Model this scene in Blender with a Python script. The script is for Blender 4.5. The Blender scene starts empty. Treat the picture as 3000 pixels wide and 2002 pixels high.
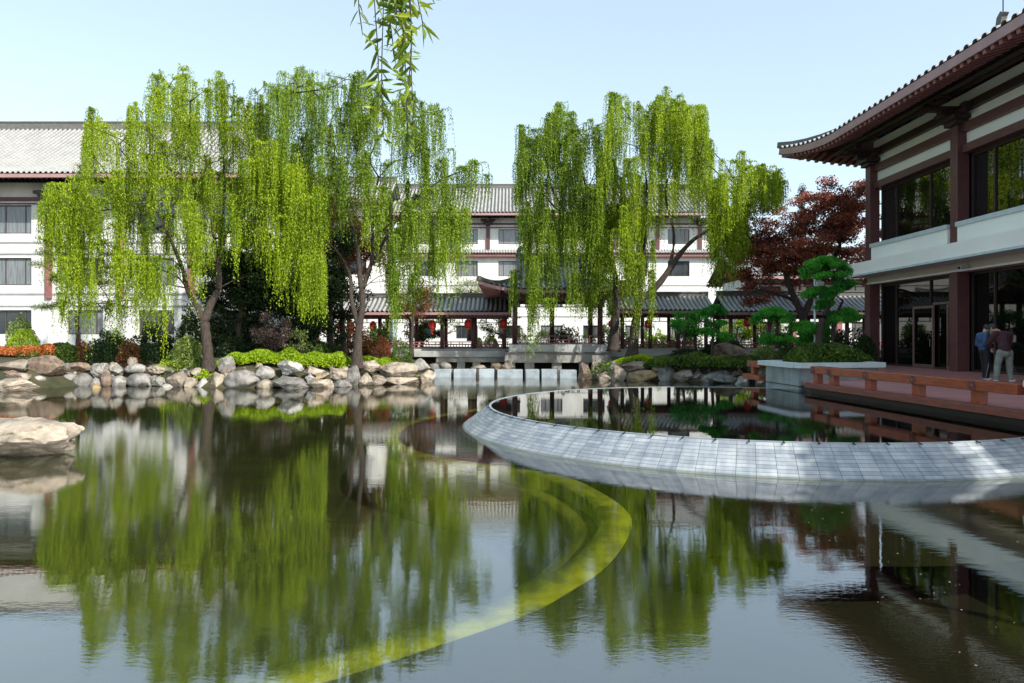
import bpy, math, random
import numpy as np
from mathutils import Vector, Matrix, noise
R = math.radians
F, CX, CY, EYE = 2100.0, 1495.0, 985.0, 2.27      # focal (px of a 3000 px wide frame), vanishing point, eye height over the pond
def px(x, y, Y): return Vector(((x-CX)/F*Y, Y, EYE-(y-CY)/F*Y))
scene = bpy.context.scene
COL = scene.collection
rng = np.random.default_rng(7); random.seed(7)

# ------------------------------------------------------------------ materials
def new_mat(name):
    m = bpy.data.materials.new(name); m.use_nodes = True
    nt = m.node_tree
    for n in list(nt.nodes): nt.nodes.remove(n)
    return m, nt, nt.nodes.new('ShaderNodeOutputMaterial')
def N(nt, t, **kw):
    n = nt.nodes.new(t)
    for k, v in kw.items():
        if k in n.inputs: n.inputs[k].default_value = v
        else: setattr(n, k, v)
    return n
def rgb(c): return (c[0], c[1], c[2], 1)
def ramp(nt, fac, stops):
    r = nt.nodes.new('ShaderNodeValToRGB'); nt.links.new(fac, r.inputs[0])
    e = r.color_ramp.elements
    e[0].position, e[0].color = stops[0][0], rgb(stops[0][1])
    e[1].position, e[1].color = stops[1][0], rgb(stops[1][1])
    for p, c in stops[2:]:
        k = e.new(p); k.color = rgb(c)
    return r.outputs[0]
def mixc(nt, fac, a, b, bt='MIX'):
    m = nt.nodes.new('ShaderNodeMix'); m.data_type = 'RGBA'; m.blend_type = bt
    for s, v in ((0, fac), (6, a), (7, b)):
        if hasattr(v, 'links'): nt.links.new(v, m.inputs[s])
        else: m.inputs[s].default_value = v if s == 0 else rgb(v)
    return m.outputs[2]
def simple(name, c1, c2=None, rough=.6, scale=3., bump=0., bscale=20., metal=0., spec=.5, stretch=(1,1,1), rnd=0., detail=6):
    m, nt, out = new_mat(name)
    b = N(nt, 'ShaderNodeBsdfPrincipled'); nt.links.new(b.outputs[0], out.inputs[0])
    b.inputs['Roughness'].default_value = rough; b.inputs['Metallic'].default_value = metal
    b.inputs['Specular IOR Level'].default_value = spec
    tc = N(nt, 'ShaderNodeTexCoord'); mp = N(nt, 'ShaderNodeMapping'); mp.inputs['Scale'].default_value = stretch
    nt.links.new(tc.outputs['Object'], mp.inputs[0])
    n = N(nt, 'ShaderNodeTexNoise', Scale=scale, Detail=detail, Roughness=.6); nt.links.new(mp.outputs[0], n.inputs['Vector'])
    c2 = c2 or tuple(v*.75 for v in c1)
    col = ramp(nt, n.outputs[0], [(.36, c2), (.62, c1)])
    if rnd:
        oi = N(nt, 'ShaderNodeObjectInfo')
        hv = N(nt, 'ShaderNodeHueSaturation'); mr = N(nt, 'ShaderNodeMapRange'); nt.links.new(oi.outputs['Random'], mr.inputs[0])
        mr.inputs[3].default_value = 1-rnd; mr.inputs[4].default_value = 1+rnd
        nt.links.new(mr.outputs[0], hv.inputs['Value']); nt.links.new(col, hv.inputs['Color']); col = hv.outputs[0]
    nt.links.new(col, b.inputs['Base Color'])
    if bump:
        bn = N(nt, 'ShaderNodeTexNoise', Scale=bscale, Detail=5.); nt.links.new(mp.outputs[0], bn.inputs['Vector'])
        bp = N(nt, 'ShaderNodeBump', Strength=bump, Distance=.05); nt.links.new(bn.outputs[0], bp.inputs['Height'])
        nt.links.new(bp.outputs[0], b.inputs['Normal'])
    return m
def leafmat(name, stops, trans=.35, rough=.5, scale=.5):
    """leaf colour varies from leaf to leaf and from clump to clump"""
    m, nt, out = new_mat(name)
    g = N(nt, 'ShaderNodeNewGeometry'); tc = N(nt, 'ShaderNodeTexCoord')
    n = N(nt, 'ShaderNodeTexNoise', Scale=scale, Detail=3.); nt.links.new(tc.outputs['Object'], n.inputs['Vector'])
    a = N(nt, 'ShaderNodeMath', operation='MULTIPLY_ADD'); nt.links.new(g.outputs['Random Per Island'], a.inputs[0]); a.inputs[1].default_value = .55
    s = N(nt, 'ShaderNodeMath', operation='SUBTRACT'); nt.links.new(n.outputs[0], s.inputs[0]); s.inputs[1].default_value = .27
    nt.links.new(s.outputs[0], a.inputs[2])
    col = ramp(nt, a.outputs[0], stops)
    b = N(nt, 'ShaderNodeBsdfPrincipled', Roughness=rough); b.inputs['Specular IOR Level'].default_value = .3
    t = N(nt, 'ShaderNodeBsdfTranslucent'); mx = N(nt, 'ShaderNodeMixShader', Fac=trans)
    nt.links.new(col, b.inputs['Base Color']); nt.links.new(col, t.inputs[0])
    nt.links.new(b.outputs[0], mx.inputs[1]); nt.links.new(t.outputs[0], mx.inputs[2]); nt.links.new(mx.outputs[0], out.inputs[0])
    return m

M = {}
M['white'] = simple('white_plaster', (.76, .76, .73), (.60, .60, .57), .85, .8, .1, 30, stretch=(1,1,.3))
M['cream'] = simple('cream_plaster', (.72, .64, .52), (.62, .55, .44), .85, .5)
M['panel'] = simple('pale_panel', (.90, .90, .84), (.84, .84, .78), .7, .35, .05, 40)
M['beige'] = simple('beige_soffit_board', (.60, .52, .42), (.54, .47, .38), .7, 1.)
M['brown'] = simple('oxblood_timber', (.125, .045, .045), (.095, .035, .036), .45, 4, .05, 30)
M['pink'] = simple('faded_red_board', (.30, .12, .11), (.24, .09, .085), .55, 3)
M['fascia'] = simple('dusty_fascia_board', (.40, .24, .23), (.33, .20, .19), .6, 2)
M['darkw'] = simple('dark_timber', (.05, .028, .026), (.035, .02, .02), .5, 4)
M['tile_plain'] = simple('grey_roof_tile', (.36, .36, .345), (.22, .225, .22), .75, 5, .2, 30)
def tile_mat(name, light, dark, joint):
    """cover tiles are paler than the pans, whose tone holds dirt and painted groove shade; u counts tile rows, v is metres up the slope"""
    m, nt, out = new_mat(name); b = N(nt, 'ShaderNodeBsdfPrincipled', Roughness=.7); nt.links.new(b.outputs[0], out.inputs[0])
    uv = N(nt, 'ShaderNodeUVMap'); sp = N(nt, 'ShaderNodeSeparateXYZ'); nt.links.new(uv.outputs[0], sp.inputs[0])
    fr = N(nt, 'ShaderNodeMath', operation='FRACT'); nt.links.new(sp.outputs[0], fr.inputs[0])
    d = N(nt, 'ShaderNodeMath', operation='SUBTRACT'); nt.links.new(fr.outputs[0], d.inputs[0]); d.inputs[1].default_value = .5
    a = N(nt, 'ShaderNodeMath', operation='ABSOLUTE'); nt.links.new(d.outputs[0], a.inputs[0])
    mr = N(nt, 'ShaderNodeMapRange'); nt.links.new(a.outputs[0], mr.inputs[0]); mr.inputs[1].default_value = .26; mr.inputs[2].default_value = .33
    g = N(nt, 'ShaderNodeNewGeometry'); n = N(nt, 'ShaderNodeTexNoise', Scale=1.1, Detail=8., Roughness=.7); nt.links.new(g.outputs['Position'], n.inputs['Vector'])
    col = mixc(nt, mr.outputs[0], light, dark)  # pans darker: shade between the ribs put into the tile colour
    st = ramp(nt, n.outputs[0], [(.3, (.72, .72, .70)), (.65, (1.06, 1.05, 1.03))]); col = mixc(nt, 1., col, st, 'MULTIPLY')
    f2 = N(nt, 'ShaderNodeMath', operation='MULTIPLY'); nt.links.new(sp.outputs[1], f2.inputs[0]); f2.inputs[1].default_value = 1/.28
    f3 = N(nt, 'ShaderNodeMath', operation='FRACT'); nt.links.new(f2.outputs[0], f3.inputs[0])
    f4 = N(nt, 'ShaderNodeMath', operation='LESS_THAN'); nt.links.new(f3.outputs[0], f4.inputs[0]); f4.inputs[1].default_value = .12
    col = mixc(nt, f4.outputs[0], col, mixc(nt, .7, col, joint)); nt.links.new(col, b.inputs['Base Color']); return m
M['tile'] = tile_mat('grey_roof_tile_rows', (.36, .36, .345), (.10, .10, .10), (.12, .12, .12))
M['tiledark'] = tile_mat('slate_roof_tile_rows', (.38, .40, .41), (.07, .075, .08), (.10, .11, .12))
M['ridge'] = simple('grey_ridge_brick', (.15, .15, .14), (.10, .10, .095), .8, 3, .2, 20, stretch=(1,1,6))
M['glass'] = simple('window_glass', (.045, .055, .06), (.02, .025, .03), .04, .7, 0, spec=.9)
M['curtain_sky'] = simple('window_curtain_and_sky', (.22, .24, .25), (.12, .13, .14), .08, 2.5, 0, spec=.8, stretch=(6,1,.3))
M['frame'] = simple('bronze_window_frame', (.10, .075, .065), None, .4, 5)
M['lantern'] = simple('red_lantern_silk', (.62, .03, .02), (.45, .015, .012), .5, 8)
M['gold'] = simple('gold_trim', (.55, .3, .06), None, .4, 5)
M['granite'] = simple('pale_granite', (.40, .41, .40), (.30, .31, .30), .7, 1.2, .15, 40)
M['stonedk'] = simple('weathered_stone', (.34, .33, .30), (.20, .19, .17), .8, 1.5, .3, 15, stretch=(1,1,.35))
M['stepst'] = simple('blue_grey_stepping_stone', (.32, .37, .40), (.20, .23, .26), .7, 2., .2, 20, rnd=.15)
M['planter'] = simple('planter_granite', (.30, .36, .36), (.19, .23, .24), .55, 2.2, .15, 30, stretch=(1,1,.5))
M['coping'] = simple('pale_coping', (.56, .64, .65), (.48, .55, .56), .5, 3)
M['red_wood'] = simple('varnished_red_timber', (.34, .082, .036), (.21, .048, .022), .25, 2.6, .1, 20, stretch=(14,.6,14))
M['edge_wood'] = simple('worn_edge_timber', (.22, .065, .045), (.14, .04, .03), .35, 3, .1, 20, stretch=(10,.6,10))
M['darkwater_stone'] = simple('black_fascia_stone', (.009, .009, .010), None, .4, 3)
M['dirt'] = simple('soil', (.16, .12, .08), (.10, .08, .05), .9, 1.)
M['bark'] = simple('willow_bark', (.065, .045, .034), (.024, .018, .014), .9, 6, .8, 14, stretch=(3,3,.5))
M['barkl'] = simple('light_bark', (.34, .22, .13), (.17, .10, .06), .85, 5, .3, 12, stretch=(2,2,.5))
M['barkd'] = simple('dark_bark', (.06, .042, .034), (.03, .022, .02), .9, 6, .4, 12)
M['whitep'] = simple('white_metal_paint', (.75, .77, .78), None, .4, 5)
M['black'] = simple('black_cloth', (.012, .012, .014), None, .8, 5)
M['rock_pale'] = simple('pale_boulder', (.34, .285, .22), (.12, .10, .078), .85, 2.2, 1., 6, rnd=.25)
M['rock_grey'] = simple('grey_boulder', (.27, .255, .23), (.10, .096, .088), .8, 2.6, .9, 7, rnd=.28)
M['rock_brown'] = simple('brown_boulder', (.22, .16, .115), (.085, .06, .045), .85, 3.2, .8, 8, rnd=.15)
M['rock_yellow'] = simple('ochre_boulder', (.32, .23, .11), (.16, .13, .09), .85, 2.0, 1., 8)
M['rock_white'] = simple('white_boulder', (.42, .41, .37), (.16, .16, .15), .85, 3, 1., 7)
YG = [(.10, (.045, .08, .004)), (.42, (.19, .30, .008)), (.78, (.42, .53, .025))]
M['willow'] = leafmat('willow_leaf', YG, .42, .5, .35)
M['willow_far'] = leafmat('willow_leaf_deep', [(.12, (.035, .07, .010)), (.45, (.145, .245, .015)), (.80, (.33, .45, .03))], .42, .5, .35)
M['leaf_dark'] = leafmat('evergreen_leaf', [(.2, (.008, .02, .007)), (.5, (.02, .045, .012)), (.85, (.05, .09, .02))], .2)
M['leaf_maple'] = leafmat('red_maple_leaf', [(.12, (.05, .022, .014)), (.45, (.20, .06, .038)), (.8, (.62, .19, .10))], .22, .5, .4)
M['leaf_brown'] = leafmat('bronze_leaf', [(.15, (.05, .02, .012)), (.5, (.16, .065, .025)), (.85, (.30, .15, .05))], .3, .5, .5)
M['leaf_purple'] = leafmat('purple_leaf', [(.15, (.045, .025, .025)), (.5, (.13, .075, .07)), (.85, (.30, .22, .18))], .2, .5, 1.5)
M['leaf_pine'] = leafmat('cloud_pine_needle', [(.15, (.010, .09, .015)), (.5, (.03, .24, .022)), (.85, (.13, .48, .03))], .2, .5, 1.0)
M['leaf_pinel'] = leafmat('olive_pine_needle', [(.15, (.05, .08, .01)), (.5, (.13, .18, .02)), (.85, (.25, .30, .04))], .3, .5, 1.0)
M['leaf_lime'] = leafmat('lime_shrub_leaf', [(.1, (.10, .17, .008)), (.45, (.24, .38, .008)), (.8, (.40, .52, .015))], .3, .5, 1.0)
M['leaf_laurel'] = leafmat('laurel_leaf', [(.1, (.06, .10, .02)), (.45, (.14, .22, .03)), (.8, (.38, .45, .16))], .25, .4, 2.0)
M['leaf_mid'] = leafmat('green_shrub_leaf', [(.15, (.02, .045, .008)), (.5, (.055, .11, .012)), (.85, (.15, .22, .02))], .25, .5, 1.0)
M['leaf_orange'] = leafmat('orange_shrub_leaf', [(.15, (.14, .07, .015)), (.45, (.42, .13, .03)), (.8, (.75, .26, .08))], .3, .5, 1.6)
M['leaf_near'] = leafmat('near_willow_leaf', [(.2, (.07, .13, .015)), (.5, (.16, .25, .02)), (.8, (.36, .44, .03))], .45, .4, 4.0)
M['petal'] = simple('floating_petal', (.26, .24, .10), None, .6, 5)

def ground_mat():
    m, nt, out = new_mat('ground_soil_and_pond_bed')
    b = N(nt, 'ShaderNodeBsdfPrincipled', Roughness=.95); nt.links.new(b.outputs[0], out.inputs[0])
    g = N(nt, 'ShaderNodeNewGeometry'); sp = N(nt, 'ShaderNodeSeparateXYZ'); nt.links.new(g.outputs['Position'], sp.inputs[0])
    n = N(nt, 'ShaderNodeTexNoise', Scale=1.2, Detail=6.); nt.links.new(g.outputs['Position'], n.inputs['Vector'])
    soil = ramp(nt, n.outputs[0], [(.35, (.022, .028, .010)), (.6, (.065, .055, .028))])
    shal = ramp(nt, n.outputs[0], [(.35, (.010, .014, .0006)), (.65, (.030, .036, .0010))]); deep = ramp(nt, n.outputs[0], [(.35, (.002, .0025, .0008)), (.65, (.005, .005, .001))])
    md = N(nt, 'ShaderNodeMapRange'); nt.links.new(sp.outputs[2], md.inputs[0]); md.inputs[1].default_value = -1.75; md.inputs[2].default_value = -1.35
    bed = mixc(nt, md.outputs[0], deep, shal)
    mr = N(nt, 'ShaderNodeMapRange'); nt.links.new(sp.outputs[2], mr.inputs[0]); mr.inputs[1].default_value = -.05; mr.inputs[2].default_value = .05
    nt.links.new(mixc(nt, mr.outputs[0], bed, soil), b.inputs['Base Color'])
    return m
M['ground'] = ground_mat()
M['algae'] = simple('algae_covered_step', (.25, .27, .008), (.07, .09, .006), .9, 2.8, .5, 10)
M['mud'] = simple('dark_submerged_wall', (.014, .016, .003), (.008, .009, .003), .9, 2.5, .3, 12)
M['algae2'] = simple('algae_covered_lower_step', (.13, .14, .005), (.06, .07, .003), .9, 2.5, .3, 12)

def water_mat(name, tint, ior, s1, s2, st):
    m, nt, out = new_mat(name)
    g = N(nt, 'ShaderNodeNewGeometry')
    mp = N(nt, 'ShaderNodeMapping'); mp.inputs['Rotation'].default_value = (0, 0, R(12)); mp.inputs['Scale'].default_value = (1, 2.3, 1)
    nt.links.new(g.outputs['Position'], mp.inputs[0])
    n1 = N(nt, 'ShaderNodeTexNoise', Scale=s1, Detail=3., Roughness=.55); nt.links.new(mp.outputs[0], n1.inputs['Vector'])
    n2 = N(nt, 'ShaderNodeTexNoise', Scale=s2, Detail=2.); nt.links.new(mp.outputs[0], n2.inputs['Vector'])
    n3 = N(nt, 'ShaderNodeTexNoise', Scale=.22, Detail=2.); nt.links.new(g.outputs['Position'], n3.inputs['Vector'])
    pr = N(nt, 'ShaderNodeMapRange'); nt.links.new(n3.outputs[0], pr.inputs[0])      # calm and breezy patches
    for i, v in ((1, .40), (2, .62), (3, .22), (4, 1.25)): pr.inputs[i].default_value = v
    mu = N(nt, 'ShaderNodeMath', operation='MULTIPLY'); nt.links.new(n1.outputs[0], mu.inputs[0]); nt.links.new(pr.outputs[0], mu.inputs[1])
    ad = N(nt, 'ShaderNodeMath', operation='MULTIPLY_ADD'); nt.links.new(n2.outputs[0], ad.inputs[0]); ad.inputs[1].default_value = 1.3; nt.links.new(mu.outputs[0], ad.inputs[2])
    bp = N(nt, 'ShaderNodeBump', Strength=1., Distance=st); nt.links.new(ad.outputs[0], bp.inputs['Height'])
    f0 = ((ior-1)/(ior+1))**2                                  # Schlick's law, the same seen from either side of the surface
    dt = N(nt, 'ShaderNodeVectorMath', operation='DOT_PRODUCT'); nt.links.new(g.outputs['Incoming'], dt.inputs[0]); nt.links.new(bp.outputs[0], dt.inputs[1])
    ab = N(nt, 'ShaderNodeMath', operation='ABSOLUTE'); nt.links.new(dt.outputs['Value'], ab.inputs[0])
    om = N(nt, 'ShaderNodeMath', operation='SUBTRACT', use_clamp=True); om.inputs[0].default_value = 1; nt.links.new(ab.outputs[0], om.inputs[1])
    pw = N(nt, 'ShaderNodeMath', operation='POWER'); nt.links.new(om.outputs[0], pw.inputs[0]); pw.inputs[1].default_value = 5
    fr = N(nt, 'ShaderNodeMath', operation='MULTIPLY_ADD', use_clamp=True); nt.links.new(pw.outputs[0], fr.inputs[0]); fr.inputs[1].default_value = 1-f0; fr.inputs[2].default_value = f0
    gl = N(nt, 'ShaderNodeBsdfGlossy', Roughness=.0); nt.links.new(bp.outputs[0], gl.inputs['Normal'])
    tr = N(nt, 'ShaderNodeBsdfTransparent'); tr.inputs[0].default_value = rgb(tint)
    mx = N(nt, 'ShaderNodeMixShader'); nt.links.new(fr.outputs[0], mx.inputs[0]); nt.links.new(tr.outputs[0], mx.inputs[1]); nt.links.new(gl.outputs[0], mx.inputs[2])
    nt.links.new(mx.outputs[0], out.inputs[0])
    return m
M['water'] = water_mat('pond_water', (1., 1., .72), 4.3, 13., 2.6, .00055)
M['poolwater'] = water_mat('pool_water_still', (.5, .55, .5), 1.75, 5., 1.2, .0004)

def mirror_glass():
    m, nt, out = new_mat('dark_reflective_glass')
    b = N(nt, 'ShaderNodeBsdfPrincipled', Roughness=.015, IOR=2.0); b.inputs['Base Color'].default_value = (.004, .005, .005, 1)
    g = N(nt, 'ShaderNodeNewGeometry'); n = N(nt, 'ShaderNodeTexNoise', Scale=.6, Detail=1.); nt.links.new(g.outputs['Position'], n.inputs['Vector'])
    bp = N(nt, 'ShaderNodeBump', Strength=.35, Distance=.02); nt.links.new(n.outputs[0], bp.inputs['Height']); nt.links.new(bp.outputs[0], b.inputs['Normal'])
    nt.links.new(b.outputs[0], out.inputs[0]); return m
M['mirror'] = mirror_glass()
def ground_glass():
    m, nt, out = new_mat('dark_ground_floor_glass')
    b = N(nt, 'ShaderNodeBsdfPrincipled', Roughness=.02, IOR=1.45); b.inputs['Base Color'].default_value = (.003, .003, .003, 1)
    nt.links.new(b.outputs[0], out.inputs[0]); return m
M['gglass'] = ground_glass()

def slope_mat():
    """stone cladding of the pool: u = metres round the rim, v = metres down the slope"""
    m, nt, out = new_mat('pool_cladding_stone')
    b = N(nt, 'ShaderNodeBsdfPrincipled', Roughness=.5); nt.links.new(b.outputs[0], out.inputs[0])
    uv = N(nt, 'ShaderNodeUVMap'); g = N(nt, 'ShaderNodeNewGeometry')
    sp = N(nt, 'ShaderNodeSeparateXYZ'); nt.links.new(uv.outputs[0], sp.inputs[0])
    cols = []; facs = []
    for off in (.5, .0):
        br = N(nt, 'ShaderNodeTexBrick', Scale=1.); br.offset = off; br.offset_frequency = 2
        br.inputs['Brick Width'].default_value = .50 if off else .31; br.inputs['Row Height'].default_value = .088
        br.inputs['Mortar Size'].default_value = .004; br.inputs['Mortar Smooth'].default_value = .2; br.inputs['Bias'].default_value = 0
        br.inputs['Color1'].default_value = (.24, .30, .36, 1) if off else (.38, .40, .405, 1)  # bluer stone: the blue of the rim's shade is put into its colour
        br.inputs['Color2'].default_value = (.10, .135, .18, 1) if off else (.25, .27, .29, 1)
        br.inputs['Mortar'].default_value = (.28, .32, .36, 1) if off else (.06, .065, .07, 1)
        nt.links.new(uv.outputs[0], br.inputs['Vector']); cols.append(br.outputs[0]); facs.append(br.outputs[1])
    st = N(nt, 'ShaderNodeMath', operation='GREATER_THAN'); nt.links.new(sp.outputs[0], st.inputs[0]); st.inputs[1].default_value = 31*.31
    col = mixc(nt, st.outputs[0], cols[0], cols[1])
    n = N(nt, 'ShaderNodeTexNoise', Scale=2.2, Detail=7., Roughness=.65); nt.links.new(g.outputs['Position'], n.inputs['Vector'])
    st2 = ramp(nt, n.outputs[0], [(.32, (.66, .73, .80)), (.66, (1.08, 1.07, 1.06))])
    col = mixc(nt, 1., col, st2, 'MULTIPLY')
    m2 = N(nt, 'ShaderNodeMapping'); m2.inputs['Scale'].default_value = (5., .7, 1); nt.links.new(uv.outputs[0], m2.inputs[0])
    n2 = N(nt, 'ShaderNodeTexNoise', Scale=1.6, Detail=5.); nt.links.new(m2.outputs[0], n2.inputs['Vector'])         # lime and dirt streaks
    col = mixc(nt, 1., col, ramp(nt, n2.outputs[0], [(.36, (.78, .80, .83)), (.56, (1., 1., 1.)), (.74, (1.22, 1.21, 1.18))]), 'MULTIPLY')
    wl = N(nt, 'ShaderNodeMapRange'); nt.links.new(sp.outputs[1], wl.inputs[0]); wl.inputs[1].default_value = .74; wl.inputs[2].default_value = .86
    col = mixc(nt, wl.outputs[0], col, (.07, .085, .05))
    # dark algae line near the water and water-marks running down
    nt.links.new(col, b.inputs['Base Color'])
    bp = N(nt, 'ShaderNodeBump', Strength=.5, Distance=.004, invert=True); nt.links.new(facs[1], bp.inputs['Height']); nt.links.new(bp.outputs[0], b.inputs['Normal'])
    return m
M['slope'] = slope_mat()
def deck_mat():
    m, nt, out = new_mat('deck_planks')
    b = N(nt, 'ShaderNodeBsdfPrincipled', Roughness=.4); nt.links.new(b.outputs[0], out.inputs[0])
    g = N(nt, 'ShaderNodeNewGeometry'); mp = N(nt, 'ShaderNodeMapping'); mp.inputs['Rotation'].default_value = (0, 0, R(-4)); nt.links.new(g.outputs['Position'], mp.inputs[0])
    w = N(nt, 'ShaderNodeTexBrick', Scale=1.); w.offset = .37
    w.inputs['Brick Width'].default_value = 2.4; w.inputs['Row Height'].default_value = .14; w.inputs['Mortar Size'].default_value = .006
    w.inputs['Color1'].default_value = (.52, .24, .23, 1); w.inputs['Color2'].default_value = (.38, .16, .155, 1); w.inputs['Mortar'].default_value = (.05, .02, .02, 1)
    nt.links.new(mp.outputs[0], w.inputs[0]); nt.links.new(w.outputs[0], b.inputs['Base Color'])
    return m
M['deck'] = deck_mat()

# ------------------------------------------------------------------ mesh helpers
def tag(o, label=None, cat=None, group=None, kind=None):
    if label: o['label'] = label
    if cat: o['category'] = cat
    if group: o['group'] = group
    if kind: o['kind'] = kind
    return o
def adopt(o, parent):
    if parent is not None:
        o.parent = parent
        if parent.type == 'EMPTY': o.matrix_parent_inverse = Matrix.Translation(-parent.location)
def empty(name, loc, label=None, cat=None, group=None):
    o = bpy.data.objects.new(name, None); o.location = loc; o.empty_display_size = .3; COL.objects.link(o)
    return tag(o, label, cat, group)
def link(name, me, mat, parent=None):
    o = bpy.data.objects.new(name, me)
    if mat is not None and not me.materials: me.materials.append(mat)
    COL.objects.link(o); adopt(o, parent); return o
def np_mesh(name, V, Q, mat, parent=None, smooth=False, uv=None):
    V = np.asarray(V, dtype=np.float32); Q = np.asarray(Q, dtype=np.int32)
    me = bpy.data.meshes.new(name); k = Q.shape[1]
    me.vertices.add(len(V)); me.vertices.foreach_set('co', V.ravel())
    me.loops.add(Q.size); me.loops.foreach_set('vertex_index', Q.ravel())
    me.polygons.add(len(Q)); me.polygons.foreach_set('loop_start', np.arange(0, Q.size, k, dtype=np.int32))
    me.polygons.foreach_set('loop_total', np.full(len(Q), k, dtype=np.int32))
    if smooth: me.polygons.foreach_set('use_smooth', np.ones(len(Q), dtype=bool))
    me.update(calc_edges=True)
    if uv is not None:
        l = me.uv_layers.new(name='UVMap'); l.data.foreach_set('uv', np.asarray(uv, dtype=np.float32)[Q.ravel()].ravel())
    return link(name, me, mat, parent)
class MB:
    def __init__(s): s.v = []; s.f = []
    def add(s, V, Fc):
        o = len(s.v); s.v += [tuple(p) for p in V]; s.f += [tuple(i+o for i in f) for f in Fc]; return s
    def box(s, x0, x1, y0, y1, z0, z1, bev=0):
        V = [(x, y, z) for z in (z0, z1) for y in (y0, y1) for x in (x0, x1)]
        return s.add(V, [(0,2,3,1), (4,5,7,6), (0,1,5,4), (2,6,7,3), (0,4,6,2), (1,3,7,5)])
    def sweep(s, pts, w, h, up=(0,0,1)):
        """rectangular section w x h swept along a path, path runs along the middle of the bottom face"""
        pts = [Vector(p) for p in pts]; up = Vector(up); V = []
        for i, p in enumerate(pts):
            t = (pts[min(i+1, len(pts)-1)]-pts[max(i-1, 0)]).normalized(); sd = t.cross(up).normalized(); u = sd.cross(t).normalized()
            for a, b in ((-.5, 0), (.5, 0), (.5, 1), (-.5, 1)): V.append(p+sd*(a*w)+u*(b*h))
        Fc = [(3,2,1,0), tuple(range(len(V)-4, len(V)))]
        for i in range(len(pts)-1):
            for k in range(4): Fc.append((4*i+k, 4*i+(k+1)%4, 4*i+4+(k+1)%4, 4*i+4+k))
        return s.add(V, Fc)
    def tube(s, pts, rad, n=6):
        pts = [Vector(p) for p in pts]; V = []
        if not hasattr(rad, '__len__'): rad = [rad]*len(pts)
        for i, p in enumerate(pts):
            t = (pts[min(i+1, len(pts)-1)]-pts[max(i-1, 0)])
            t = t.normalized() if t.length > 1e-6 else Vector((0,0,1))
            a = Vector((0,0,1)) if abs(t.z) < .95 else Vector((1,0,0))
            x = t.cross(a).normalized(); y = t.cross(x)
            for k in range(n):
                c = 2*math.pi*k/n; V.append(p+(x*math.cos(c)+y*math.sin(c))*rad[i])
        Fc = [tuple(range(n-1, -1, -1)), tuple(range(len(V)-n, len(V)))]
        for i in range(len(pts)-1):
            for k in range(n): Fc.append((n*i+k, n*i+(k+1)%n, n*i+n+(k+1)%n, n*i+n+k))
        return s.add(V, Fc)
    def lathe(s, c, prof, n=16, axis='z'):
        V = []
        for r, z in prof:
            for k in range(n):
                a = 2*math.pi*k/n; V.append((c[0]+r*math.cos(a), c[1]+r*math.sin(a), c[2]+z))
        Fc = [tuple(range(n-1, -1, -1)), tuple(range(len(V)-n, len(V)))]
        for i in range(len(prof)-1):
            for k in range(n): Fc.append((n*i+k, n*i+(k+1)%n, n*i+n+(k+1)%n, n*i+n+k))
        return s.add(V, Fc)
    def mesh(s, name):
        me = bpy.data.meshes.new(name); me.from_pydata(s.v, [], s.f); me.update(); return me
    def build(s, name, mat, parent=None, bevel=0, smooth=False):
        me = s.mesh(name)
        if smooth: me.polygons.foreach_set('use_smooth', [True]*len(me.polygons))
        o = link(name, me, mat, parent)
        if bevel:
            b = o.modifiers.new('bevel', 'BEVEL'); b.width = bevel; b.segments = 2; b.limit_method = 'ANGLE'
        return o
def shift(o, d):
    """a copy of o moved by d (same parent)"""
    c = o.copy(); COL.objects.link(c); c.location = o.location+Vector(d); return c
def copy_tree(o, d=(0,0,0), root=True, parent=None):
    c = o.copy(); COL.objects.link(c)
    if root: c.location = o.location+Vector(d)
    if parent is not None: c.parent = parent
    for ch in KIDS(o): copy_tree(ch, root=False, parent=c)
    return c
def KIDS(o): return [k for k in bpy.data.objects if k.parent == o]

# ------------------------------------------------------------------ foliage helpers
def unit(v): return v/np.maximum(np.linalg.norm(v, axis=-1, keepdims=True), 1e-9)
def leaves(P, A, ln, wd):
    """one rhombic leaf per point: centre P, axis A"""
    n = len(P); Bv = unit(np.cross(A, rng.normal(size=(n, 3))))
    ln = np.asarray(ln).reshape(-1, 1)*np.ones((n, 1)); wd = np.asarray(wd).reshape(-1, 1)*np.ones((n, 1))
    V = np.stack([P-A*ln/2, P+Bv*wd/2-A*ln*.05, P+A*ln/2, P-Bv*wd/2-A*ln*.05], 1).reshape(-1, 3)
    return V, np.arange(4*n).reshape(-1, 4)
def clump_leaves(centres, radii, per, ln, wd, flat=1., updir=.0):
    C = np.repeat(np.asarray(centres), per, 0); Rr = np.repeat(np.asarray(radii), per)[:, None]
    d = unit(rng.normal(size=C.shape)); r = rng.random((len(C), 1))**.45
    P = C+d*r*Rr*np.array([1, 1, flat])
    A = unit(d*.6+rng.normal(size=C.shape)*.8+np.array([0, 0, updir]))
    return leaves(P, A, ln*rng.uniform(.7, 1.25, len(P)), wd*rng.uniform(.7, 1.2, len(P)))
def smooth_path(pts, n=8):
    out = []
    for i in range(len(pts)-1):
        p0, p1, p2, p3 = [Vector((tuple(pts[max(0, min(len(pts)-1, i+k))])+(0,))[:3]) for k in (-1, 0, 1, 2)]
        for j in range(n):
            t = j/n; out.append(.5*((2*p1)+(p2-p0)*t+(2*p0-5*p1+4*p2-p3)*t*t+(3*p1-p0-3*p2+p3)*t**3))
    out.append(Vector((tuple(pts[-1])+(0,))[:3])); return out
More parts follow.
